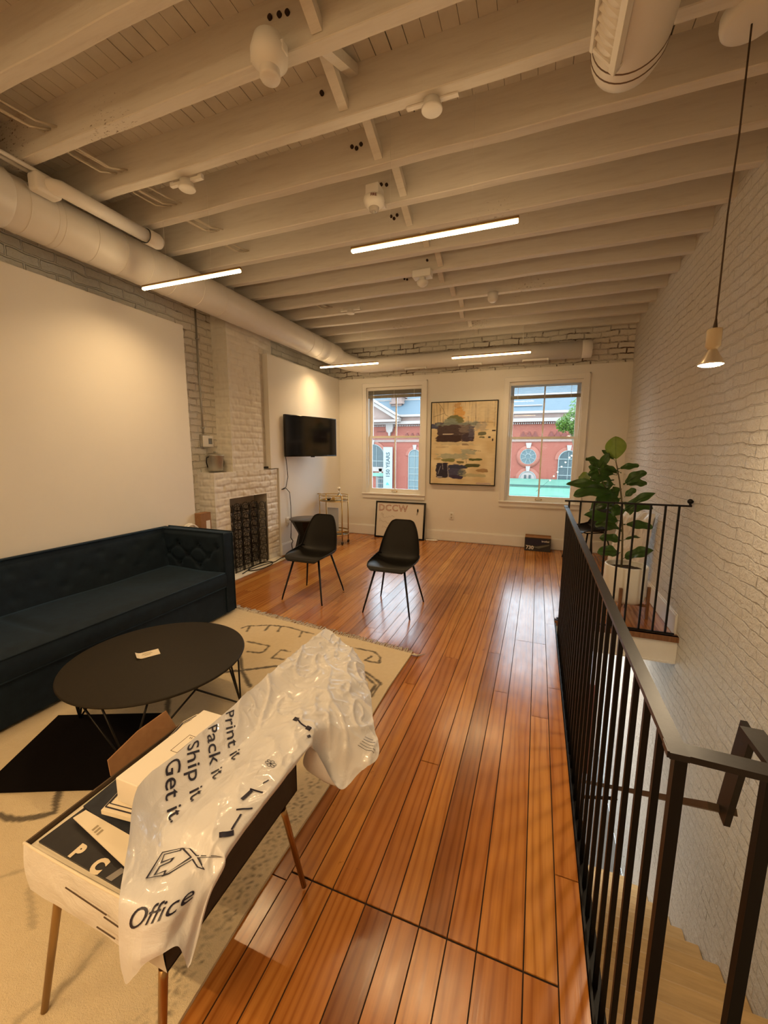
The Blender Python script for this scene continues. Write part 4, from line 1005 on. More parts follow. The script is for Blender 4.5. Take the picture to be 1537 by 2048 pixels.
# ------------------------------------------------------------------ cardboard and cable behind sofa
cbx = thing('cardboard_box', 'tall narrow brown cardboard box standing between the sofa arm and the fireplace', 'box', (-3.30, 3.30, 0))
mb = MB(); mb.box(-.04,.04,-.09,.05,0,.84); mb.build('carton', M['card'], cbx)
mb = MB(); mb.box(.0401,.0412,-.02,.035,.60,.755); mb.build('label', M['white'], cbx)
mb = MB(); mb.tube([(0, .10*math.cos(2*PI*k/24), .10*math.sin(2*PI*k/24)) for k in range(25)], .012, 8); mb.tube([(.018, .01+.10*math.cos(2*PI*k/24), .10*math.sin(2*PI*k/24)-.01) for k in range(25)], .010, 8)
mb.tube([(0,0,-.10),(0,.0,-.63)], .006, 6)
tag(mb.build('hose_coil', M['white'], loc=(-3.31, 3.10, .645)), 'white coiled hose peeking over the sofa arm', 'hose')

# ------------------------------------------------------------------ painting
pt = thing('painting', 'abstract painting with dark and navy brush blocks between the two windows', 'painting', (-1.142, YB-.002, 1.615))
pw, ph = 1.03, 1.30
mb = MB()
for x0, x1, z0, z1 in ((-pw/2-.012,-pw/2,-ph/2-.012,ph/2+.012),(pw/2,pw/2+.012,-ph/2-.012,ph/2+.012),(-pw/2,pw/2,ph/2,ph/2+.012),(-pw/2,pw/2,-ph/2-.012,-ph/2)): mb.box(x0,x1,-.045,0,z0,z1)
mb.build('frame', M['blackmetal'], pt)
mb = MB(); mb.grid(lambda u, v: (-pw/2+.002+(pw-.004)*u, -.038-.001*noise.noise(Vector((u*20, v*30, 0))), -ph/2+.002+(ph-.004)*v), 200, 250)
M['canvas'] = mat('painted canvas', (.7,.6,.4), .5); at = N(M['canvas'], 'ShaderNodeAttribute', attribute_name='Col'); LK(M['canvas'], at.outputs['Color'], BS(M['canvas']).inputs['Base Color'])
cv = mb.build('canvas', M['canvas'], pt)
STK = [ # (u, v from top, ru, rv, colour, roughness of edge, type)
 (.80,.12,.22,.13,(.56,.50,.38),.5,.55),(.42,.14,.09,.07,(.62,.30,.05),.6,.75),(.40,.04,.05,.03,(.45,.22,.05),.6,.6),
 (.37,.21,.13,.055,(.12,.14,.06),.35,.95),(.30,.235,.10,.04,(.20,.25,.22),.3,.9),(.62,.28,.14,.05,(.30,.34,.33),.5,.7),
 (.03,.29,.10,.03,(.05,.06,.13),.3,1),(.12,.26,.09,.02,(.06,.07,.12),.3,.95),(.42,.265,.36,.022,(.16,.20,.19),.4,.9),
 (.38,.37,.30,.105,(.050,.030,.034),.22,1),(.52,.33,.10,.05,(.20,.17,.16),.6,.65),(.28,.44,.21,.045,(.030,.010,.012),.15,1),(.58,.43,.10,.05,(.035,.02,.04),.3,1),(.63,.36,.05,.07,(.08,.08,.13),.5,.8),
 (.27,.385,.09,.008,(.55,.50,.44),.3,.9),(.40,.50,.30,.02,(.42,.38,.26),.6,.6),(.77,.30,.09,.05,(.34,.31,.27),.6,.7),(.79,.38,.06,.022,(.07,.09,.05),.4,.9),(.79,.42,.05,.012,(.08,.09,.04),.5,.9),(.90,.425,.02,.01,(.02,.03,.03),.2,1),(.965,.345,.03,.008,(.02,.01,.01),.2,1),(.95,.455,.01,.015,(.02,.01,.01),.2,1),
 (.54,.51,.06,.012,(.20,.14,.10),.5,.8),(.36,.655,.26,.035,(.30,.34,.27),.45,.8),(.60,.60,.12,.03,(.28,.33,.28),.5,.75),(.28,.705,.11,.022,(.13,.16,.05),.4,.9),(.10,.69,.06,.012,(.35,.26,.10),.5,.7),
 (.70,.693,.10,.014,(.07,.09,.02),.3,1),(.66,.765,.13,.022,(.06,.07,.02),.25,1),(.48,.73,.06,.015,(.10,.10,.04),.4,.9),(.56,.79,.04,.012,(.10,.10,.04),.4,.9),
 (.19,.83,.11,.105,(.012,.010,.035),.12,1),(.40,.835,.12,.09,(.045,.05,.12),.25,1),(.44,.785,.14,.022,(.02,.03,.08),.3,1),(.50,.86,.06,.05,(.10,.13,.14),.5,.8),(.42,.91,.10,.025,(.03,.02,.07),.3,1),(.66,.885,.17,.020,(.36,.36,.22),.5,.75),
 (.81,.825,.09,.024,(.28,.17,.07),.3,.9),(.83,.985,.12,.010,(.40,.30,.34),.4,.7),(.15,.915,.04,.008,(.4,.4,.45),.3,.8)]
def boxd(du, dv): return max(abs(du), abs(dv))*.6 + math.hypot(du, dv)*.4
def paintc(p):
    u = (p.x+pw/2)/pw; v = 1-(p.z+ph/2)/ph
    n = noise.noise(Vector((u*6, v*9, 1))); n2 = noise.noise(Vector((u*9, v*60, 5)))
    c = L3((.66,.53,.31), (.80,.70,.48), min(1, max(0, .5+n*.8+n2*.25)))
    if v < .3:
        s = noise.noise(Vector((u*45, v*3, 2))); c = L3(c, (.38,.32,.22), max(0, min(.6, s*1.3)))
    for su, sv, ru, rv, col, rg_, al in STK:
        if abs(u-su) < ru*1.7 and abs(v-sv) < rv*1.7:
            d = boxd((u-su)/ru, (v-sv)/rv) + rg_*noise.noise(Vector((u*14+su*9, v*55, sv*20)))*1.1
            k = max(0, min(1, (1.0-d)/.10))*al
            if k > 0:
                t = noise.noise(Vector((u*20, v*70, 9)))*.5+.5
                c = L3(c, L3(col, tuple(min(1, q_*1.8+.02) for q_ in col), t*.5), k)
    # thin curved line and verticals
    for a, b in (((.10,0),(.18,.08)),((.18,.08),(.22,.15)),((.22,.15),(.27,.17)),((.14,.06),(.135,.22)),((.68,0),(.69,.28)),((.18,.17),(.185,.25)),((.57,.17),(.58,.26)),((.03,.17),(.2,.13)),((.7,.245),(.95,.25)),((.08,.545),(.28,.54)),((.56,.68),(.57,.74)),((.62,.57),(.78,.59))):
        d = segd(u, v*1.26, (a[0], a[1]*1.26), (b[0], b[1]*1.26)); c = L3(c, (.10,.07,.05), max(0, min(.75, (.004-d)/.002)))
    for a, b in (((.19,.74),(.20,.82)),((.12,.88),(.16,.78)),((.27,.75),(.29,.93))):
        d = segd(u, v*1.26, (a[0], a[1]*1.26), (b[0], b[1]*1.26)); c = L3(c, (.5,.5,.6), max(0, min(.8, (.004-d)/.002)))
    return c
vcol(cv, paintc)

# ------------------------------------------------------------------ leaning whiteboard
wb = thing('whiteboard', 'black framed whiteboard with faded red lettering leaning on the back wall under the left window', 'whiteboard', (-2.17, 6.465, .0))
tilt = math.radians(8); wb.rotation_euler.x = -tilt
mb = MB(); W_, H_ = .90, .635
for x0, x1, z0, z1 in ((-W_/2,-W_/2+.024,0,H_),(W_/2-.03,W_/2,0,H_),(-W_/2+.024,W_/2-.03,H_-.026,H_),(-W_/2+.024,W_/2-.03,0,.026)): mb.box(x0,x1,-.012,.012,z0,z1)
mb.build('frame', M['blackgloss'], wb)
mb = MB(); mb.box(-W_/2+.02, W_/2-.02, -.004, .008, .02, H_-.02); mb.build('writing_surface', mat('whiteboard face', (.70,.66,.60), .35), wb)
mb = MB(); text_on(mb, 'DCCW', .155, (-.40, -.0042, .47), (1,0,0), (0,0,1), outline=.0035, space=1.15); mb.build('marker_lettering', M['inkred'], wb)
mb = MB()
def scrib(pts): mb.tube([(x, -.0050, z) for x, z in pts], .0016, 4)
scrib([(-.33,.44),(-.35,.40),(-.33,.37),(-.30,.40),(-.32,.42),(-.31,.36),(-.27,.34),(-.24,.37),(-.22,.35),(-.20,.38),(-.17,.36),(-.15,.39),(-.10,.37)])
scrib([(-.36,.33),(-.38,.28),(-.34,.30),(-.30,.27),(-.26,.29),(-.22,.25),(-.15,.27)]); scrib([(-.30,.21),(-.32,.17),(-.27,.19),(-.22,.16)])
mb.build('marker_scribble', mat('grey brown marker', (.35,.27,.22), .6), wb)
mb = MB(); mb.ball((.315,-.012,.50), .022, 10, sc=(.6,.5,1.4)); mb.tube([(.312,-.008,.48),(.30,-.008,.42)], .003, 6); mb.build('marker_pen', M['blackmetal'], wb)
mb = MB(); mb.tube([(-1.72,6.52,.010),(-1.66,6.50,.012),(-1.60,6.51,.010),(-1.55,6.49,.012),(-1.50,6.52,.010),(-1.54,6.545,.012),(-1.62,6.53,.012)], .008, 6); mb.rbox(-1.70,-1.56,6.49,6.515,.001,.02,.006)
tag(mb.build('charger_cable', M['white']), 'white cable and plug on the floor at the right foot of the whiteboard', 'cable')

# ------------------------------------------------------------------ toner carton
tc = thing('carton', 'dark printed carton marked 730 on the floor against the back wall', 'carton', (.068, 6.47, 0), math.radians(-1))
mb = MB(); w2, d2, h2 = .185, .075, .205
mb.box(-w2, w2, -d2, d2, 0.001, h2); mb.build('box_body', M['charcoal'], tc)
mb = MB(); mb.rbox(-w2, w2, -d2, d2-.01, h2, h2+.006, .002); mb.bar((-w2, d2-.008, h2+.012), (w2, d2-.008, h2+.012), .01, .022); mb.build('top_flap', M['card'], tc)
mb = MB(); yf_ = -d2-.0006
mb.add([(-w2+.01,yf_,.10),(-.02,yf_,.085),(w2-.06,yf_,.13),(w2-.06,yf_,.185),(-w2+.01,yf_,.19)], [(0,1,2,3,4)]); mb.build('blue_panel', mat('navy print panel', (.008,.010,.04), .35), tc)
mb = MB(); mb.add([(-w2+.01,yf_,.092),(-.02,yf_,.072),(w2-.02,yf_,.118),(w2-.02,yf_,.10),(.02,yf_,.045),(-w2+.02,yf_,.075)], [(0,1,2,3,4,5)]); mb.build('grey_swoosh', mat('grey green swoosh', (.14,.14,.11), .35), tc)
mb = MB(); text_on(mb, '730', .075, (-.165, yf_, .028), (1,0,0), (0,0,1), bold=.002); mb.build('number_730', M['white'], tc)
mb = MB(); text_on(mb, 'brother', .035, (.055, yf_, .148), (1,0,0), (0,0,1), bold=.001); mb.build('printed_word', M['white'], tc)

# ------------------------------------------------------------------ fig plant
pl = thing('planter', 'white cylindrical plant pot on wooden legs behind the landing railing', 'plant pot', (.815, 4.15, 0))
mb = MB(); mb.lathe([(.001,.135),(.11,.135),(.15,.145),(.168,.17),(.175,.22),(.176,.47),(.172,.478),(.160,.478),(.156,.47),(.155,.42),(.001,.42)], n=56); mb.build('pot', M['pot'], pl)
mb = MB(); mb.lathe([(.001,.425),(.153,.422)], n=32); 
mb.grid(lambda u, v: ((.15*u)*math.cos(2*PI*v), (.15*u)*math.sin(2*PI*v), .432+.01*noise.noise(Vector((u*9*math.cos(2*PI*v), u*9*math.sin(2*PI*v), 0)))), 12, 40); mb.build('soil', M['soil'], pl)
for k in range(4):
    a = math.radians(-108+90*k); mb = MB(); c_, s_ = math.cos(a), math.sin(a)
    mb.tube([(.192*c_, .192*s_, 0), (.192*c_, .192*s_, .30)], .0125, square=True); mb.build('leg', M['wood'], pl)
mb = MB(); mb.bar((-.19*math.cos(math.radians(-108)), -.19*math.sin(math.radians(-108)), .12), (.19*math.cos(math.radians(-108)), .19*math.sin(math.radians(-108)), .12), .022, .022); mb.bar((-.19*math.cos(math.radians(-18)), -.19*math.sin(math.radians(-18)), .122), (.19*math.cos(math.radians(-18)), .19*math.sin(math.radians(-18)), .122), .022, .022); mb.build('cross_brace', M['wood'], pl)
LEAVES = [(0.659,4.17,1.412,0.637,4.17,1.635,0.161,1),(0.65,4.17,1.421,0.544,4.22,1.514,0.039,0),(0.53,4.17,1.343,0.429,4.27,1.441,0.088,0),(0.522,4.17,1.333,0.596,4.12,1.486,0.068,0),(0.681,4.17,1.346,0.842,4.17,1.377,0.059,0),(0.709,4.17,1.309,0.557,4.12,1.346,0.049,0),(0.734,4.17,1.206,0.892,4.12,1.325,0.088,0),(0.759,4.17,1.206,0.927,4.22,1.218,0.078,0),(0.752,4.17,1.092,0.836,4.17,1.171,0.059,0),(0.677,4.17,1.289,0.443,4.22,1.29,0.098,0),(0.656,4.17,1.241,0.451,4.09,1.245,0.098,0),(0.477,4.17,1.236,0.382,4.32,1.264,0.107,1),(0.62,4.17,1.163,0.262,4.17,1.195,0.088,0),(0.674,4.17,1.127,0.324,4.07,1.103,0.117,0),(0.728,4.17,1.081,0.514,4.07,1.054,0.137,0),(0.753,4.17,0.977,0.979,4.12,1.144,0.078,0),(0.754,4.17,0.967,0.956,4.07,1.02,0.088,0),(0.745,4.17,0.87,0.424,4.07,0.923,0.107,0),(0.664,4.17,1.03,0.491,4.27,0.949,0.117,0),(0.764,4.17,0.842,0.983,4.12,0.837,0.078,0),(0.756,4.17,0.782,0.54,4.22,0.818,0.127,0),(0.777,4.17,0.686,0.578,4.17,0.699,0.088,0),(0.776,4.17,0.696,0.932,4.27,0.713,0.034,0),(0.76,4.17,0.575,0.557,4.07,0.59,0.098,0),(0.782,4.17,0.518,0.997,4.07,0.641,0.098,0),(0.53,4.17,1.334,0.438,4.17,1.361,0.059,0),(0.668,4.17,1.203,0.556,4.27,1.152,0.107,0),(0.733,4.17,1.014,0.662,4.05,0.931,0.098,0),(0.725,4.17,1.167,0.641,4.27,1.076,0.107,0),(0.738,4.17,1.053,0.846,4.29,0.926,0.078,0),(0.694,4.17,1.29,0.519,4.32,1.377,0.078,0),(0.739,4.17,0.937,0.639,4.32,0.97,0.088,0)]
fg = thing('fiddle_leaf_fig', 'tall fiddle-leaf fig with broad dark leaves and one upright bright leaf on top', 'plant', (.78, 4.15, .43))
FO = Vector((.78, 4.15, .43))
mb = MB(); stem = [(.778,4.155,.40),(.775,4.15,.52),(.762,4.155,.75),(.742,4.16,.95),(.728,4.16,1.08),(.70,4.165,1.24),(.672,4.17,1.36),(.657,4.17,1.415)]
mb.tube([tuple(Vector(p)-FO) for p in stem], [.010,.009,.008,.0075,.007,.006,.005,.004], 8)
mb.tube([tuple(Vector(p)-FO) for p in [(.742,4.16,.95),(.66,4.18,1.05),(.58,4.18,1.2),(.52,4.17,1.34)]], [.006,.0055,.005,.003], 8); mb.build('trunk', M['stem'], fg)
def leafshape(a, b, w, seed, facing):
    a, b = Vector(a), Vector(b); d = b-a; L_ = d.length; t = d.normalized()
    if facing: n = Vector((-.15,-1,.15))
    else:
        rr = random.Random(seed); n = Vector((rr.uniform(-.35,.35), -.75 + rr.uniform(-.25,.3), .65))
    n = (n - t*n.dot(t)).normalized(); s = t.cross(n)
    rr = random.Random(seed*7+1); ph_ = rr.uniform(0, 6); droop = 0 if facing else rr.uniform(.03,.10)*L_*4*.3
    mb = MB(); stl = .10
    def f(u, v):
        k = u; e = (v-.5)*2
        if k < stl: wd = .04
        else:
            q_ = (k-stl)/(1-stl); wd = ((math.sin(PI*min(1, q_**1.02))**.68)*(.82+.22*q_) if facing else (math.sin(PI*min(1, q_**.72))**.55)*(0.50+.5*q_**.9)*1.06) if 0 < q_ < 1 else .02
            wd = max(wd, .02)
        ww = wd*w/2; cup = .22*ww*e*e; wave = (.03 if facing else .085)*w*math.sin(k*13+ph_+e*1.5)*abs(e)**1.5
        rib = -.012*w*math.cos(k*60)*(1-abs(e))*.0
        p = a + t*(L_*k) + s*(ww*e) + n*(cup + wave + droop*math.sin(PI*k))
        return tuple(p - FO)
    mb.grid(f, 30, 10)
    rb = [f(k/12, .5) for k in range(13)]; mb.tube([tuple(Vector(p)+n*(.0006)) for p in rb], [.0022]*6+[.0016]*7, 5)
    return mb
for i, (x0,y0,z0,x1,y1,z1,w,k) in enumerate(LEAVES):
    leafshape((x0,y0,z0), (x1,y1,z1), w*(1.12 if k else 1.4), i+3, k).build('leaf', M['leafb'] if k else M['leaf'], fg)

# ------------------------------------------------------------------ wrapped panel
wp_ = thing('wrapped_panel', 'large panel in crumpled clear plastic leaning on the right wall behind the planter', 'panel', (1.0, 4.9, 0))
WO = Vector((1.0, 4.9, 0))
TL, TR, BL, BR = Vector((.90,5.05,.88)), Vector((1.125,4.66,.885)), Vector((.79,5.22,.005)), Vector((1.06,4.78,.005))
nr = (TR-TL).cross(BL-TL).normalized()
if nr.y > 0: nr = -nr
def wf(u, v, side):
    p = TL.lerp(TR, u).lerp(BL.lerp(BR, u), v); h = .012*noise.noise(Vector((u*7+v*4, v*3, side*5))) + .009*noise.noise(Vector((u*22+v*12, v*7, side)))
    e = min(1, min(u, 1-u, v, 1-v)*12); return tuple(p - WO + nr*((.03*e + h)*side))
mb = MB(); mb.grid(lambda u, v: wf(u, v, 1), 50, 60); mb.grid(lambda u, v: wf(1-u, v, -1), 50, 60); mb.build('plastic_film', M['clearbag'], wp_)
mb = MB(); c8_ = [p - WO + nr*s_ for p in (TL.lerp(BR,.06), TR.lerp(BL,.06), BR.lerp(TL,.05), BL.lerp(TR,.05)) for s_ in (-.012, .012)]
mb.add([tuple(p) for p in c8_], [(0,2,4,6),(1,7,5,3),(0,1,3,2),(2,3,5,4),(4,5,7,6),(6,7,1,0)]); mb.build('panel_core', M['white'], wp_)

# ------------------------------------------------------------------ metal legged bench with box
bn = thing('bench', 'square low bench with slim antique gold legs holding the box of papers', 'bench', (-.94, .77, .013))
bx0, bx1, by0, by1 = -1.14, -.72, .555, .985
mb = MB(); mb.rbox(bx0+.94, bx1+.94, by0-.77, by1-.77, .312, .345, .008); mb.build('seat_board', M['carddark'], bn)
for fx, fy, tx, ty in ((-1.152,.491,-1.125,.545),(-.715,.478,-.735,.53),(-.671,1.01,-.72,.975),(-1.16,1.02,-1.125,.975)):
    mb = MB(); mb.tube([(fx+.94, fy-.77, 0), (fx+(tx-fx)*.92+.94, fy+(ty-fy)*.92-.77, .295), (tx+.94+.0, ty-.77, .318)], [.0085,.0105,.0105], 12); mb.build('leg', M['brass_dark'], bn)
tx0, tx1, ty0, ty1, tz0, tz1 = -1.18, -.70, .512, 1.03, .359, .50
tr = thing('open_box', 'open white cardboard box with dark right side on the gold legged bench', 'box', (-.94, .77, tz0))
def T(x0, x1, y0, y1, z0, z1, nm, m, dent=0):
    mb = MB()
    mb.box(x0+.94, x1+.94, y0-.77, y1-.77, z0-tz0, z1-tz0); return mb.build(nm, m, tr)
T(tx0, tx1, ty0, ty1, tz0, tz0+.004, 'bottom_panel', M['card'])
mb = MB()
mb.grid(lambda u, v: (tx0+.94+(tx1-tx0)*u, ty0-.77 - .006*math.sin(v*PI) - .010*max(0, noise.noise(Vector((u*5, v*2, 3))))*math.sin(u*PI), (tz1-tz0)*v - .006*math.sin(u*PI*1)*v), 60, 20)
mb.grid(lambda u, v: (tx1+.94-(tx1-tx0)*u, ty0-.77+.004, (tz1-tz0)*v - .006*math.sin(u*PI)*v), 20, 4)
mb.tube([(tx0+.94+(tx1-tx0)*k/20, ty0-.77+.001, (tz1-tz0)-.006*math.sin(k/20*PI)) for k in range(21)], .0035, 6, m=1)
mb.build('front_panel', [M['whitecard'], M['paper']], tr)
T(tx1-.005, tx1, ty0, ty1, tz0, tz1, 'side_panel', M['carddark']); 
mb = MB(); mb.box(tx0+.94, tx0+.945, ty0-.77, ty1-.77, 0, tz1-tz0); mb.build('side_panel', M['cardin'], tr)
T(tx0, tx1, ty1-.005, ty1, tz0, tz1, 'rear_panel', M['cardin'])
mb = MB(); mb.add([(tx0-.004+.94,.742-.77,tz1-tz0),(tx0-.004+.94,.985-.77,tz1-tz0),(tx0-.035+.94,.975-.77,tz1-tz0+.062),(tx0-.03+.94,.86-.77,tz1-tz0+.064),(tx0-.02+.94,.748-.77,tz1-tz0+.045),
 (tx0+.94,.742-.77,tz1-tz0),(tx0+.94,.985-.77,tz1-tz0),(tx0-.031+.94,.975-.77,tz1-tz0+.062),(tx0-.026+.94,.86-.77,tz1-tz0+.064),(tx0-.016+.94,.748-.77,tz1-tz0+.045)], [(0,1,2,3,4),(9,8,7,6,5),(0,4,9,5),(1,6,7,2),(2,7,8,3),(3,8,9,4)])
mb.build('box_flap', M['card'], tr)
# slits and scuffs of the white front
mb = MB()
for a, b in (((-1.0,.463),(-.86,.452)),((-.87,.442),(-.76,.432)),((-.9,.40),(-.84,.397))): mb.bar((a[0]+.94, ty0-.77-.014, a[1]-tz0), (b[0]+.94, ty0-.77-.014, b[1]-tz0), .002, .0022)
mb.build('torn_edge', M['cardin'], tr)

# contents
def flat(name, pts, z, th, m, label, cat, extra=None):
    t = thing(name, label, cat, (-.94, .77, z)); mb = MB(); mb.poly([(x+.94, y-.77, 0) for x, y in pts], th); mb.build('sheet', m, t); return t
pile = flat('magazine_stack', [(-1.172,.522),(-.712,.522),(-.712,1.0),(-1.172,1.0)], .4865, .115, M['paper'], 'cream stack of magazines filling the bottom of the open box', 'magazines')
pb = flat('black_poster', [(-1.158,.533),(-.80,.528),(-.82,.60),(-1.150,.665)], .4925, .005, M['charcoal'], 'black poster board with cream letters P and C at the front of the open box', 'poster')
mb = MB(); text_on(mb, 'P', .045, (-1.045+.94, .536-.77, .0), (1,0,0), (0,1,0), bold=.003); text_on(mb, 'C', .048, (-.965+.94, .529-.77, .0), (1,0,0), (0,1,0), bold=.003)
mb.build('lettering', mat('cream letters', (.72,.62,.46), .5), pb)
mb = MB(); mb.add([(-.905+.94,.531-.77,.0008),(-.885+.94,.531-.77,.0008),(-.875+.94,.560-.77,.0008),(-.893+.94,.562-.77,.0008)], [(0,1,2,3)]); mb.build('grey_tab', mat('grey tab', (.25,.23,.22), .4), pb)
nc = flat('navy_cloth', [(-1.15,.64),(-.93,.61),(-.76,.62),(-.76,.99),(-1.165,.99)], .5005, .007, M['navy'], 'dark navy cloth folded in the open box beneath the long white box', 'cloth')
pp = flat('folded_paper', [(-1.134,.603),(-.873,.560),(-.80,.585),(-.93,.622),(-1.127,.632)], .5035, .0025, M['paper'], 'cream folded paper strip lying across the black poster in the open box', 'paper')
mb = MB()
for k in range(3): mb.add([(-1.05+.94+.012*k,.596-.77-.002*k,.0006),(-1.043+.94+.012*k,.596-.77-.002*k,.0006),(-1.043+.94+.012*k,.612-.77-.002*k,.0006),(-1.05+.94+.012*k,.612-.77-.002*k,.0006)], [(0,1,2,3)])
mb.build('stamp', mat('pencil grey', (.35,.29,.2), .6), pp)
cl = flat('bordered_card', [(-1.062,.632),(-.925,.648),(-.93,1.02),(-1.135,1.04),(-1.15,.99)], .526, .012, M['paper'], 'cream card with black double border under the long white box', 'card')
mb = MB()
bp = [(-1.062,.632),(-.925,.648),(-.93,1.02),(-1.135,1.04),(-1.15,.99)]; cx_, cy_ = sum(p[0] for p in bp)/5, sum(p[1] for p in bp)/5
for s_ in (.95, .90):
    q_ = [(cx_+(p[0]-cx_)*s_+.94, cy_+(p[1]-cy_)*s_-.77, .0008) for p in bp]
    for i in range(5): mb.bar(q_[i], q_[(i+1)%5], .0035 if s_ > .92 else .002, .001)
mb.build('border_line', M['ink'], cl)
lb = thing('long_white_box', 'smooth long white box lying on top of the open box contents', 'box', (-1.0, .83, .5275))
mb = MB(); mb.rbox(-1.046+1.0, -.962+1.0, .668-.83, .988-.83, 0, .0725, .003); mb.build('box_body', M['foam'], lb)
mb = MB(); q_ = [(-.984,.816),(-.985,.877),(-.966,.880),(-.9625,.817)]
q_ = [(-.990,.80),(-.990,.872),(-.964,.872),(-.964,.80)]
for i in range(4): mb.bar((q_[i][0]+1.0, q_[i][1]-.83, .0728), (q_[(i+1)%4][0]+1.0, q_[(i+1)%4][1]-.83, .0728), .0012, .0008)
for k in range(2): mb.bar((-.978+.006*k+1.0,.86-.83,.0728), (-.978+.006*k+1.0,.866-.83,.0728), .002, .0008)
mb.build('printed_label', mat('brown print', (.14,.09,.05), .5), lb)
ip = thing('stiff_mailer', 'long stiff contents inside the white plastic bag, projecting past the bench', 'mailer', (-.88, 1.1, .5))
mb = MB()
def ctr(p): return (p[0]+.88, p[1]-1.1, p[2]-.5)
V_ = [(-.952,.72,.578),(-.912,.72,.524),(-.950,1.60,.590),(-.915,1.60,.562)]
mb.add([ctr(p) for p in V_] + [ctr((p[0],p[1],p[2]-.014)) for p in V_], [(0,1,3,2),(4,6,7,5),(0,4,5,1),(1,5,7,3),(3,7,6,2),(2,6,4,0)]); mb.build('card_board', M['card'], ip)

# ------------------------------------------------------------------ the plastic bag
def sec(y, c): return [(x, y, z) for x, z in c]
ROWS = [
 [(-.785,.470,.39),(-.781,.470,.369),(-.773,.470,.351),(-.738,.470,.394),(-.710,.474,.435),(-.682,.492,.449),(-.668,.517,.441),(-.66,.524,.406),(-.66,.53,.37),(-.657,.532,.372),(-.655,.535,.375)],
 [(-.788,.474,.447),(-.778,.474,.438),(-.759,.474,.436),(-.738,.474,.45),(-.712,.478,.462),(-.683,.500,.467),(-.679,.542,.46),(-.665,.551,.446),(-.662,.56,.418),(-.658,.563,.42),(-.656,.566,.42)],
 [(-.797,.490,.533),(-.777,.495,.528),(-.752,.502,.524),(-.728,.510,.523),(-.708,.520,.520),(-.690,.54,.514),(-.679,.574,.501),(-.667,.585,.49),(-.66,.597,.479),(-.657,.60,.475),(-.66,.605,.47)],
 [(-.871,.57,.557),(-.863,.579,.545),(-.835,.587,.530),(-.808,.596,.518),(-.79,.605,.519),(-.75,.614,.531),(-.711,.623,.531),(-.675,.631,.521),(-.651,.64,.52),(-.650,.642,.51),(-.655,.645,.50)],
 sec(.668,[(-.955,.604),(-.944,.588),(-.922,.555),(-.898,.528),(-.868,.512),(-.825,.532),(-.765,.556),(-.70,.560),(-.660,.540),(-.655,.525),(-.66,.515)]),
 sec(.80,[(-.957,.607),(-.946,.592),(-.925,.560),(-.903,.530),(-.876,.510),(-.838,.528),(-.778,.558),(-.71,.566),(-.658,.548),(-.653,.535),(-.66,.52)]),
 sec(.93,[(-.957,.607),(-.947,.592),(-.926,.562),(-.905,.533),(-.880,.512),(-.842,.528),(-.780,.558),(-.71,.566),(-.657,.550),(-.652,.535),(-.66,.52)]),
 sec(1.05,[(-.957,.608),(-.947,.593),(-.927,.565),(-.907,.540),(-.882,.517),(-.845,.530),(-.785,.558),(-.71,.566),(-.657,.552),(-.648,.535),(-.655,.52)]),
 [(-.958,1.12,.610),(-.946,1.12,.596),(-.927,1.12,.572),(-.908,1.12,.550),(-.882,1.12,.528),(-.845,1.12,.535),(-.785,1.12,.560),(-.715,1.10,.563),(-.656,1.09,.545),(-.695,1.07,.42),(-.575,1.09,.355)],
 [(-.958,1.22,.612),(-.944,1.22,.60),(-.924,1.22,.582),(-.903,1.22,.563),(-.873,1.22,.542),(-.832,1.22,.540),(-.77,1.21,.558),(-.70,1.19,.556),(-.640,1.17,.53),(-.60,1.16,.455),(-.53,1.16,.37)],
 [(-.958,1.32,.614),(-.935,1.32,.602),(-.906,1.32,.590),(-.88,1.32,.574),(-.853,1.31,.56),(-.80,1.31,.556),(-.745,1.29,.57),(-.68,1.28,.552),(-.620,1.26,.52),(-.56,1.24,.47),(-.482,1.23,.402)],
 [(-.958,1.44,.615),(-.935,1.44,.604),(-.906,1.44,.592),(-.88,1.43,.578),(-.848,1.43,.566),(-.80,1.42,.566),(-.74,1.41,.560),(-.68,1.39,.535),(-.630,1.37,.51),(-.585,1.35,.48),(-.545,1.33,.45)],
 [(-.957,1.55,.614),(-.935,1.55,.604),(-.906,1.55,.592),(-.88,1.54,.580),(-.848,1.54,.570),(-.80,1.53,.560),(-.75,1.52,.552),(-.70,1.50,.53),(-.660,1.48,.51),(-.625,1.46,.49),(-.60,1.44,.47)],
 [(-.957,1.64,.612),(-.935,1.64,.603),(-.91,1.64,.592),(-.885,1.63,.582),(-.855,1.62,.572),(-.81,1.61,.560),(-.77,1.60,.55),(-.73,1.58,.535),(-.70,1.56,.518),(-.67,1.54,.50),(-.655,1.52,.49)],
 [(-.955,1.70,.610),(-.945,1.70,.605),(-.925,1.70,.597),(-.905,1.695,.588),(-.88,1.69,.578),(-.845,1.68,.566),(-.81,1.67,.556),(-.78,1.66,.545),(-.75,1.64,.530),(-.72,1.62,.515),(-.70,1.60,.505)],
]
NR, NC = len(ROWS), len(ROWS[0])
def crv(a, b, c_, d, k): return (b*2 + (c_-a)*k + (a*2-b*5+c_*4-d)*k*k + (b*3-a-c_*3+d)*k**3)*.5
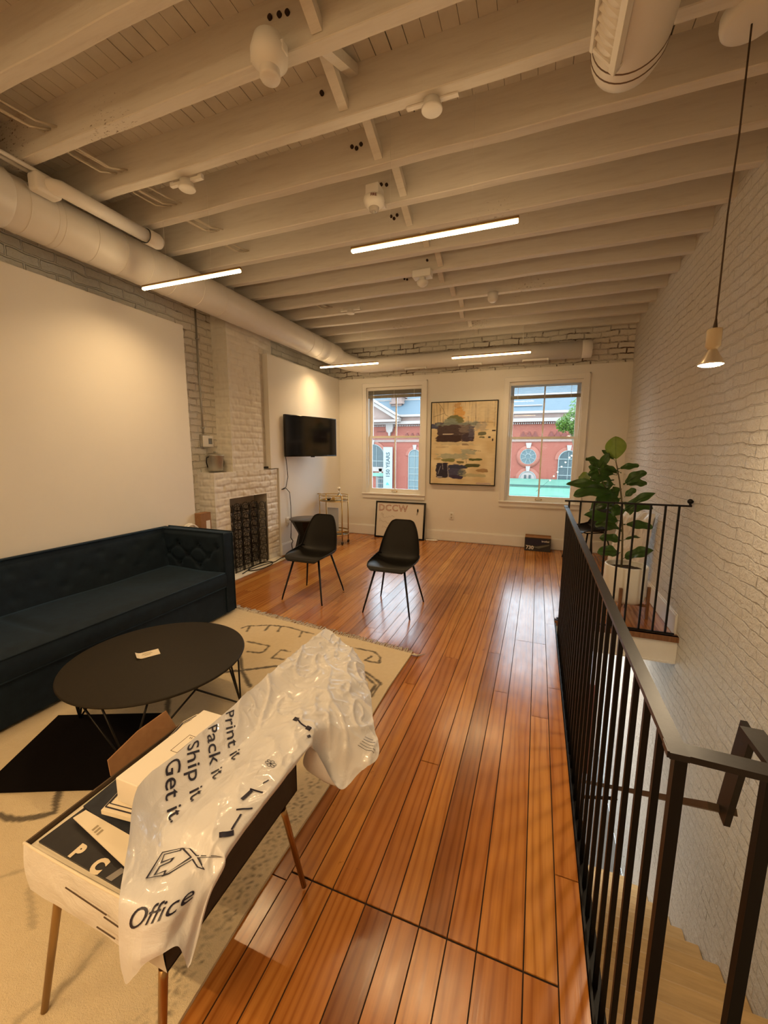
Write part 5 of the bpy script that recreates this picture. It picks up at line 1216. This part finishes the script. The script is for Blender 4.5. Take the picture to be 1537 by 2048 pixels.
def bagS(r, c, wr=True):
    r = max(0, min(NR-1.0001, r)); c = max(0, min(NC-1.0001, c)); i, j = int(r), int(c); fr_, fc = r-i, c-j
    def row(ii):
        R_ = ROWS[max(0, min(NR-1, ii))]; g = lambda jj: Vector(R_[max(0, min(NC-1, jj))])
        return crv(g(j-1), g(j), g(j+1), g(j+2), fc)
    p = crv(row(i-1), row(i), row(i+1), row(i+2), fr_)
    if wr:
        q_ = Vector((p.x*9, p.y*3.5, p.z*6)); w = noise.noise(q_*1.3)*.006
        rid = 1-abs(noise.noise(Vector((p.x*13+p.y*5, p.y*7-p.x*4, 3))))*2
        rid2 = 1-abs(noise.noise(Vector((p.x*22-p.y*9, p.y*18, 8))))*2
        amp = .25 + .75*max(0, min(1, (p.y-1.0)/.12))
        if c > 5 and p.y > .6: amp = max(amp, .5)
        p = p + Vector((.3,-.35,.9))*(w + amp*(.013*max(0, rid)**4 + .007*max(0, rid2)**5))
    return p
bg = thing('plastic_bag', 'crumpled white plastic bag with dark slogan print draped over the open box', 'plastic bag', (-.8, 1.0, .5))
BO = Vector((-.8, 1.0, .5))
mb = MB(); NU, NV = (NR-1)*16, (NC-1)*14
mb.grid(lambda u, v: tuple(bagS(u*(NR-1), v*(NC-1)) - BO), NU, NV)
# rolled hem thickness: second skin just below
def under(u, v):
    p = bagS(u*(NR-1), v*(NC-1)); e = min(1, min(u, 1-u, v, 1-v)*25); return tuple(p - BO - Vector((.0,-.2,1))*(.0035*e))
mb.grid(lambda u, v: under(1-u, v), NU//2, NV//2)
# the far left fold hanging under the ridge beyond the box
mb.grid(lambda u, v: tuple(bagS(7+u*(NR-8), 0) - BO + Vector((.03*v-.012*math.sin(v*PI), -.02*v*u, -.045*v - .006*noise.noise(Vector((u*14, v*3, 0)))*v))), 60, 8)
mb.build('film', M['bag'], bg)
def bag_text(mb, txt, size, r0, c0, rx_, cx_, ry_, cy_, lift=.0022, **k):
    """lay text on the sheet; text x moves (rx,cx), text y moves (ry,cy) in sheet coordinates per metre"""
    V, Fc = text_mesh(txt, size, **k); out = []
    for x, y, z in V:
        r = r0 + x*rx_ + y*ry_; c = c0 + x*cx_ + y*cy_; p = bagS(r, c); d1 = bagS(r+.05, c)-bagS(r-.05, c); d2 = bagS(r, c+.05)-bagS(r, c-.05)
        n = d2.cross(d1); n = n.normalized() if n.length > 1e-9 else Vector((0,0,1))
        if n.z < 0: n = -n
        out.append(tuple(p - BO + n*(lift + z*.3)))
    mb.add(out, Fc)
mb = MB()
TX = dict(bold=.0003)
for word, r_0, c_0 in (('Get it.', 4.70, .35), ('Ship it.', 5.25, .3), ('Pack it.', 5.88, .25), ('Print it.', 6.52, .2)):
    mb = MB(); bag_text(mb, word, .060, r_0, c_0, -3.9, 26, 6.9, 11, **TX); mb.build('slogan_line', M['ink'], bg)
mb = MB(); bag_text(mb, 'Office', .047, 1.50, 1.25, 3.0, 42, 13, 6, bold=0); mb.build('office_print', M['ink'], bg)
mb = MB(); bag_text(mb, 'EX', .095, 2.5, 1.9, 2.0, 42, 9, 10, outline=.0014, shear=.25, space=.9); mb.build('outline_letters', M['ink'], bg)
mb = MB()   # looped emblem and broken marks on the roll
for k in range(6):
    a = 2*PI*k/6+.4; pts = []
    for q_ in range(11):
        t = PI*q_/10*2; px_, py_ = .011*math.sin(t/2)*1.0, .0035*math.sin(t); x = px_*math.cos(a)-py_*math.sin(a); y = px_*math.sin(a)+py_*math.cos(a)
        p = bagS(5.75+y*7.9, 7.15+x*26); pts.append(tuple(p-BO+Vector((.0,-.3,.95))*.0025))
    mb.tube(pts, .0007, 4)
mb.build('emblem', M['ink'], bg)
mb = MB()
def stroke(r0, c0, r1, c1, w, n=8):
    L_ = [bagS(r0+(r1-r0)*k/n, c0+(c1-c0)*k/n)-BO+Vector((.1,-.3,.9))*.003 for k in range(n+1)]; d = (L_[-1]-L_[0]).normalized(); s = d.cross(Vector((.1,-.4,.9))).normalized()
    mb.add([tuple(p - s*w/2) for p in L_] + [tuple(p + s*w/2) for p in L_], [(k, k+1, k+n+2, k+n+1) for k in range(n)])
stroke(4.0,7.3,4.25,7.9,.012); stroke(4.25,7.7,4.55,7.6,.005); stroke(4.55,7.3,4.75,7.9,.004); stroke(4.75,7.2,5.0,7.3,.010); stroke(5.0,7.2,5.1,7.8,.004); stroke(5.25,7.5,5.4,7.6,.003)
stroke(7.8,6.6,7.45,7.6,.005); stroke(7.8,6.5,7.78,6.8,.014); stroke(7.5,7.4,7.45,7.7,.014); stroke(6.95,7.8,7.1,7.95,.010)
mb.build('broken_print', M['ink'], bg)
mb = MB()
for k in range(5):
    w = .05-.006*k; r0_, c0_ = 9.55+.12*k, 9.25
    L_ = [bagS(r0_+.3*q_/6, c0_+.5*q_/6)-BO+Vector((.3,-.4,.9))*.003 for q_ in range(7)]; mb.tube([tuple(p) for p in L_[:7-k//2]], .0008, 4)
mb.build('small_print', M['ink'], bg)

# ------------------------------------------------------------------ street outside
YO = 22.0
bd = thing('brick_hall', 'red brick market hall across the street with slate roof and pale cornice', 'building', (0, YO, -4))
def B(x0, x1, y0, y1, z0, z1, nm, m, par=None, r=0):
    mb = MB(); mb.box(x0, x1, y0, y1, z0+4, z1+4); return mb.build(nm, m, par or bd)
def archpoly(cx, z0, zs, w, n=20): # outline of arched opening: rect + half circle (w = half width)
    return [(cx-w, z0), (cx+w, z0)] + [(cx+w*math.cos(PI*k/n), zs+w*math.sin(PI*k/n)) for k in range(n+1)]
def plate(mb, pts, y0, y1, m=0):
    n = len(pts); V = [(x, y0, z+4) for x, z in pts] + [(x, y1, z+4) for x, z in pts]
    mb.add(V, [tuple(range(n-1, -1, -1)), tuple(range(n, 2*n))] + [(i, (i+1)%n, (i+1)%n+n, i+n) for i in range(n)], False, m)
B(-16, 9, 0, 6, -4, 3.0, 'brick_wall', M['obrick'])
B(-16, 9, -.06, 0, 1.98, 2.12, 'string_course', M['opink'])
B(-16, 9, -.10, 0, 2.86, 2.95, 'dentil_band', M['ored'])
mb = MB()
for k in range(230): x = -15+k*.1; mb.box(x, x+.05, -.16, -.10, 6.84, 6.92)
mb.build('dentils', M['ocream'], bd)
B(-16, 9, -.35, .3, 2.95, 3.12, 'cornice', M['ocream']); B(-16, 9, -.22, .3, 3.12, 3.34, 'cornice', M['opink']); B(-16, 9, -.42, .3, 3.34, 3.46, 'gutter', M['ocream'])
mb = MB(); mb.add([(-16,-.35,7.46),(9,-.35,7.46),(9,6.5,11.6),(-16,6.5,11.6)], [(0,1,2,3)]); mb.build('slate_roof', M['slate'], bd)
mb = MB(); mb.bar((-1.9,.1,7.78),(.05,.1,7.78),.05,.06); mb.bar((-16,1.25,8.45),(9,1.25,8.45),.05,.08); mb.build('snow_guard', M['ocream'], bd)
def zigzag(x0, n, step):
    for k in range(n):
        mb = MB(); x = x0+k*step
        for j, w in enumerate((.26,.17,.08)): mb.box(x-w/2, x+w/2, -.05, 0, 6.22+.085*j, 6.22+.085*(j+1))
        mb.build('corbel', M['ored'], bd)
zigzag(-.78, 3, .29); zigzag(.55, 4, .29); zigzag(-6.95, 4, .31)
# round window and arches of the right part
rw = MB(); rw.lathe([(.39,0),(.56,0),(.56,.06),(.39,.06)], (-.48,-.07,5.23), 48, 'y'); rw.build('round_window_arch', M['oarch'], bd)
rg_ = MB(); rg_.lathe([(.001,.0),(.39,.0)], (-.48,-.03,5.23), 48, 'y'); rgo = rg_.build('round_window', M['opane'], bd)
mb = MB(); mb.lathe([(.36,0),(.40,0),(.40,.03),(.36,.03)], (-.48,-.065,5.23), 48, 'y'); mb.lathe([(.12,0),(.145,0),(.145,.03),(.12,.03)], (-.48,-.065,5.23), 24, 'y')
for k in range(8):
    a = 2*PI*k/8+PI/8; mb.bar((-.48+.14*math.cos(a),-.05,5.23+.14*math.sin(a)), (-.48+.38*math.cos(a),-.05,5.23+.38*math.sin(a)), .025, .025)
mb.build('tracery', M['oframe'], rgo)
mb = MB(); plate(mb, [(-.57,1.66),(-.39,1.66),(-.34,1.92),(-.62,1.92)], -.12, 0); mb.build('keystone', M['ocream'], bd)
def archwin(cx, z0, zs, w, par_m, col='oframe', rows=(), colsn=1, nm='arched_window', trim='oarch'):
    mb = MB(); t = .16; n = 20
    out = [(cx+(w+t)*math.cos(PI*k/n), zs+(w+t)*math.sin(PI*k/n)) for k in range(n+1)]; inn = [(cx+w*math.cos(PI*k/n), zs+w*math.sin(PI*k/n)) for k in range(n+1)]
    for k in range(n): plate(mb, [out[k+1], out[k], inn[k], inn[k+1]][::-1], -.05, 0)
    mb.build('arch_moulding', M[trim], bd)
    mb = MB(); plate(mb, archpoly(cx, z0, zs, w), -.02, -.001); wn = mb.build(nm, par_m, bd)
    mb = MB(); 
    for k in range(n): 
        a0, a1 = PI*k/n, PI*(k+1)/n; mb.bar((cx+(w-.02)*math.cos(a0),-.04,zs+4+(w-.02)*math.sin(a0)), (cx+(w-.02)*math.cos(a1),-.04,zs+4+(w-.02)*math.sin(a1)), .04, .04)
    for sx in (-1, 1): mb.bar((cx+sx*(w-.02),-.04,z0+4), (cx+sx*(w-.02),-.04,zs+4), .04, .04)
    for zz in rows: mb.bar((cx-w,-.04,zz+4), (cx+w,-.04,zz+4), .03, .035)
    for k in range(1, colsn+1): x = cx-w+2*w*k/(colsn+1); mb.bar((x,-.04,z0+4), (x,-.04,zs+4+w*.8), .025, .025)
    mb.build('window_bars', M[col], wn)
    mb = MB(); plate(mb, [(cx-.07,zs+w-.03),(cx+.07,zs+w-.03),(cx+.11,zs+w+.24),(cx-.11,zs+w+.24)], -.10, 0); mb.build('keystone', M['ocream'], bd)
archwin(1.40, -.9, 1.10, .46, M['opaned'], 'oframe', (1.12,.72,.32,-.1), 1)
archwin(-.46, -1.2, .08, .43, M['ocream'], 'oframe', (.05,), 0, 'arched_door')
mb = MB(); mb.box(-.62,-.52,-.06,-.03,3.7,4.3); mb.box(-.40,-.30,-.06,-.03,3.7,4.3); mb.build('door_glass', M['opaned'], bd)
archwin(-6.48, -.7, 1.22, .36, M['opane'], 'oframe', (1.2,.55,.2,-.15,-.5), 1)
archwin(-9.0, .55, 1.15, .72, M['opaned'], 'oframe', (.9,), 2)
B(-9.8, -8.28, -.1, 0, .30, .56, 'stone_band', M['ocream']); B(-9.8, -8.28, -.12, 0, .02, .22, 'door_canopy', M['mint'])
archwin(-8.52, -1.0, -.05, .28, M['ocream'], 'oframe', (), 0, 'arched_door'); mb = MB()
for k in range(3):
    for j in range(2): mb.box(-8.68+.16*j, -8.55+.16*j, -.06, -.03, 3.35+.28*k, 3.58+.28*k)
mb.build('door_glass', M['opaned'], bd)
# gable of the left wing
mb = MB(); plate(mb, [(-12,2.95),(-7.35,3.05),(-7.35,3.22),(-9.9,4.72),(-12,4.72)], -.5, 0); mb.build('gable_wall', M['opink'], bd)
mb = MB(); mb.bar((-7.2,-.6,7.18),(-10.2,-.6,8.95),.5,.16); mb.bar((-7.2,-.65,7.35),(-10.2,-.65,9.12),.6,.07); mb.bar((-12,-.6,7.12),(-7.2,-.6,7.12),.5,.12); mb.build('gable_cornice', M['ocream'], bd)
mb = MB(); mb.box(-8.12,-7.5,.6,1.4,7.7,10.4); mb.box(-8.2,-7.42,.5,1.5,8.15,8.28); mb.box(-8.2,-7.42,.5,1.5,8.75,8.88); mb.box(-8.2,-7.42,.5,1.5,8.55,8.60); mb.build('chimney_stack', M['opink'], bd)
mb = MB(); plate(mb, [(-8.14,3.0),(-7.72,3.0),(-7.72,2.78),(-7.78,2.55),(-7.88,2.5),(-7.90,2.32),(-7.98,2.32),(-8.0,2.5),(-8.10,2.55),(-8.14,2.78)], -.25, -.06); mb.build('bracket', M['ocream'], bd)
B(-8.75, -8.3, -.04, 0, 2.55, 2.60, 'brick_line', M['ored'])
# banner
bnr = thing('street_banner', 'tall pale banner reading 150 YEARS on the brick hall, seen through the left window', 'banner', (-7.965, YO-.35, .53))
mb = MB(); mb.rbox(-.275,.275,-.01,.01,-1.165,1.165,.004); mb.build('banner_cloth', M['banner'], bnr)
mb = MB(); text_on(mb, '150 YEARS', .31, (.11,-.0105,-.55), (0,0,1), (-1,0,0), .001, bold=.010); mb.build('lettering', mat('grey banner letters', (.03,.045,.05), .7), bnr)
mb = MB(); mb.add([(x-.02,-.012,z-.92) for x, z in ((-.08,-.06),(.10,-.06),(.10,-.02),(.06,.05),(.0,.10),(-.05,.05),(-.08,0))], [(0,1,2,3,4,5,6)]); mb.build('banner_logo', M['teal'], bnr)
# green canopy roof on the right
cn = thing('market_canopy', 'pale green metal canopy roof in front of the brick hall', 'canopy', (.4, 19.6, -4))
mb = MB(); mb.add([(-3.2,.0,3.53),(6,.0,3.53),(6,2.2,4.12),(-3.2,2.2,4.12),(-3.2,0,3.4),(6,0,3.4),(6,2.2,3.99),(-3.2,2.2,3.99)], [(0,1,2,3),(7,6,5,4),(0,4,5,1)]); mb.build('canopy_roof', M['mint'], cn)
mb = MB(); mb.box(-3.2,6,-.02,.05,3.87,3.93); mb.v = [(x, y+1.0, z-.03) for x, y, z in mb.v]; mb.build('gutter', M['mintdark'], cn)
mb = MB(); mb.box(-3.2,6,-.12,.0,2.95,3.42); mb.build('fascia', M['mint'], cn)
mb = MB(); 
for x in (-3,-.5,2,4.5): mb.tube([(x,.1,0),(x,.1,3.45)], .05, 8)
mb.build('column', M['mintdark'], cn)
# street tree
tree = thing('street_tree', 'leafy green street tree in front of the slate roof, seen through the right window', 'tree', (1.55, 16.2, -4))
mb = MB(); mb.tube([(0,0,0),(.02,0,3),(-.05,.05,5.4),(-.2,.1,6.4)], [.12,.10,.07,.03], 10); mb.tube([(0,0,4.4),(-.4,.1,5.9),(-.6,.1,6.4)], [.06,.04,.02], 8); mb.build('trunk', M['stem'], tree)
mb = MB(); rnd = random.Random(21)
for k in range(3800):
    cx_, cz_, r_ = rnd.choice([(-.45,6.55,.42),(-.15,7.0,.5),(.25,7.4,.6),(-.75,6.45,.28),(.5,6.7,.6),(-.25,6.3,.35)])
    d = Vector((rnd.gauss(0,1), rnd.gauss(0,1), rnd.gauss(0,1))).normalized()*r_*rnd.uniform(.55,1.0)
    p = Vector((cx_, 0, cz_)) + d; a = Vector((rnd.gauss(0,1), rnd.gauss(0,1), rnd.gauss(0,1))).normalized(); b = a.orthogonal().normalized(); s_ = rnd.uniform(.03,.06)
    mb.add([tuple(p-a*s_), tuple(p+b*s_*.5), tuple(p+a*s_), tuple(p-b*s_*.5)], [(0,1,2,3)])
o = mb.build('foliage', M['tree'], tree)
# string lights
sl = thing('string_lights', 'string of small glowing bulbs sloping in front of the arched window', 'string lights', (.9, 18.9, .6))
pts = [(.42,0,.72),(.34,0,.64),(.20,0,.44),(.06,0,.25),(-.08,0,.02),(-.22,0,-.16),(-.36,0,-.34)]
mb = MB(); mb.tube([(1.0,0,1.3)] + [(x,y,z+.03) for x,y,z in pts] + [(-.9,0,-.85)], .006, 4); mb.build('cord', M['mintdark'], sl)
for p in pts: 
    mb = MB(); mb.ball(p, .028, 8); mb.build('bulb', M['bulbs'], sl)
mb = MB(); mb.box(-30, 30, 6.85, 40, -4.1, -4.0); tag(mb.build('street', M['asphalt']), kind='structure')

# ------------------------------------------------------------------ world, camera, view
w = bpy.data.worlds.new('world'); S.world = w; w.use_nodes = True
bgn = w.node_tree.nodes['Background']; bgn.inputs[0].default_value = (.74, .88, 1.0, 1); bgn.inputs[1].default_value = 7.6

cam = bpy.data.cameras.new('cam'); co = bpy.data.objects.new('camera', cam); C.objects.link(co); S.camera = co
cam.sensor_fit = 'HORIZONTAL'; cam.sensor_width = 36; cam.lens = 36*807.26/1537; cam.clip_start = .02; cam.clip_end = 200
yaw, pit, rol = .36144, .1510, .00426
cy, sy, cp, sp, cr, sr = math.cos(yaw), math.sin(yaw), math.cos(pit), math.sin(pit), math.cos(rol), math.sin(rol)
fwd = Vector((-sy*cp, cy*cp, -sp)); ri = Vector((cy, sy, 0)); up = ri.cross(fwd)
r2 = cr*ri + sr*up; u2 = -sr*ri + cr*up
mw = Matrix((( r2.x, u2.x, -fwd.x, 0), (r2.y, u2.y, -fwd.y, 0), (r2.z, u2.z, -fwd.z, 1.5), (0,0,0,1)))
co.matrix_world = mw
S.view_settings.view_transform = 'Standard'; S.view_settings.look = 'None'; S.view_settings.gamma = 1; S.view_settings.use_curve_mapping = False
S.view_settings.exposure = 0
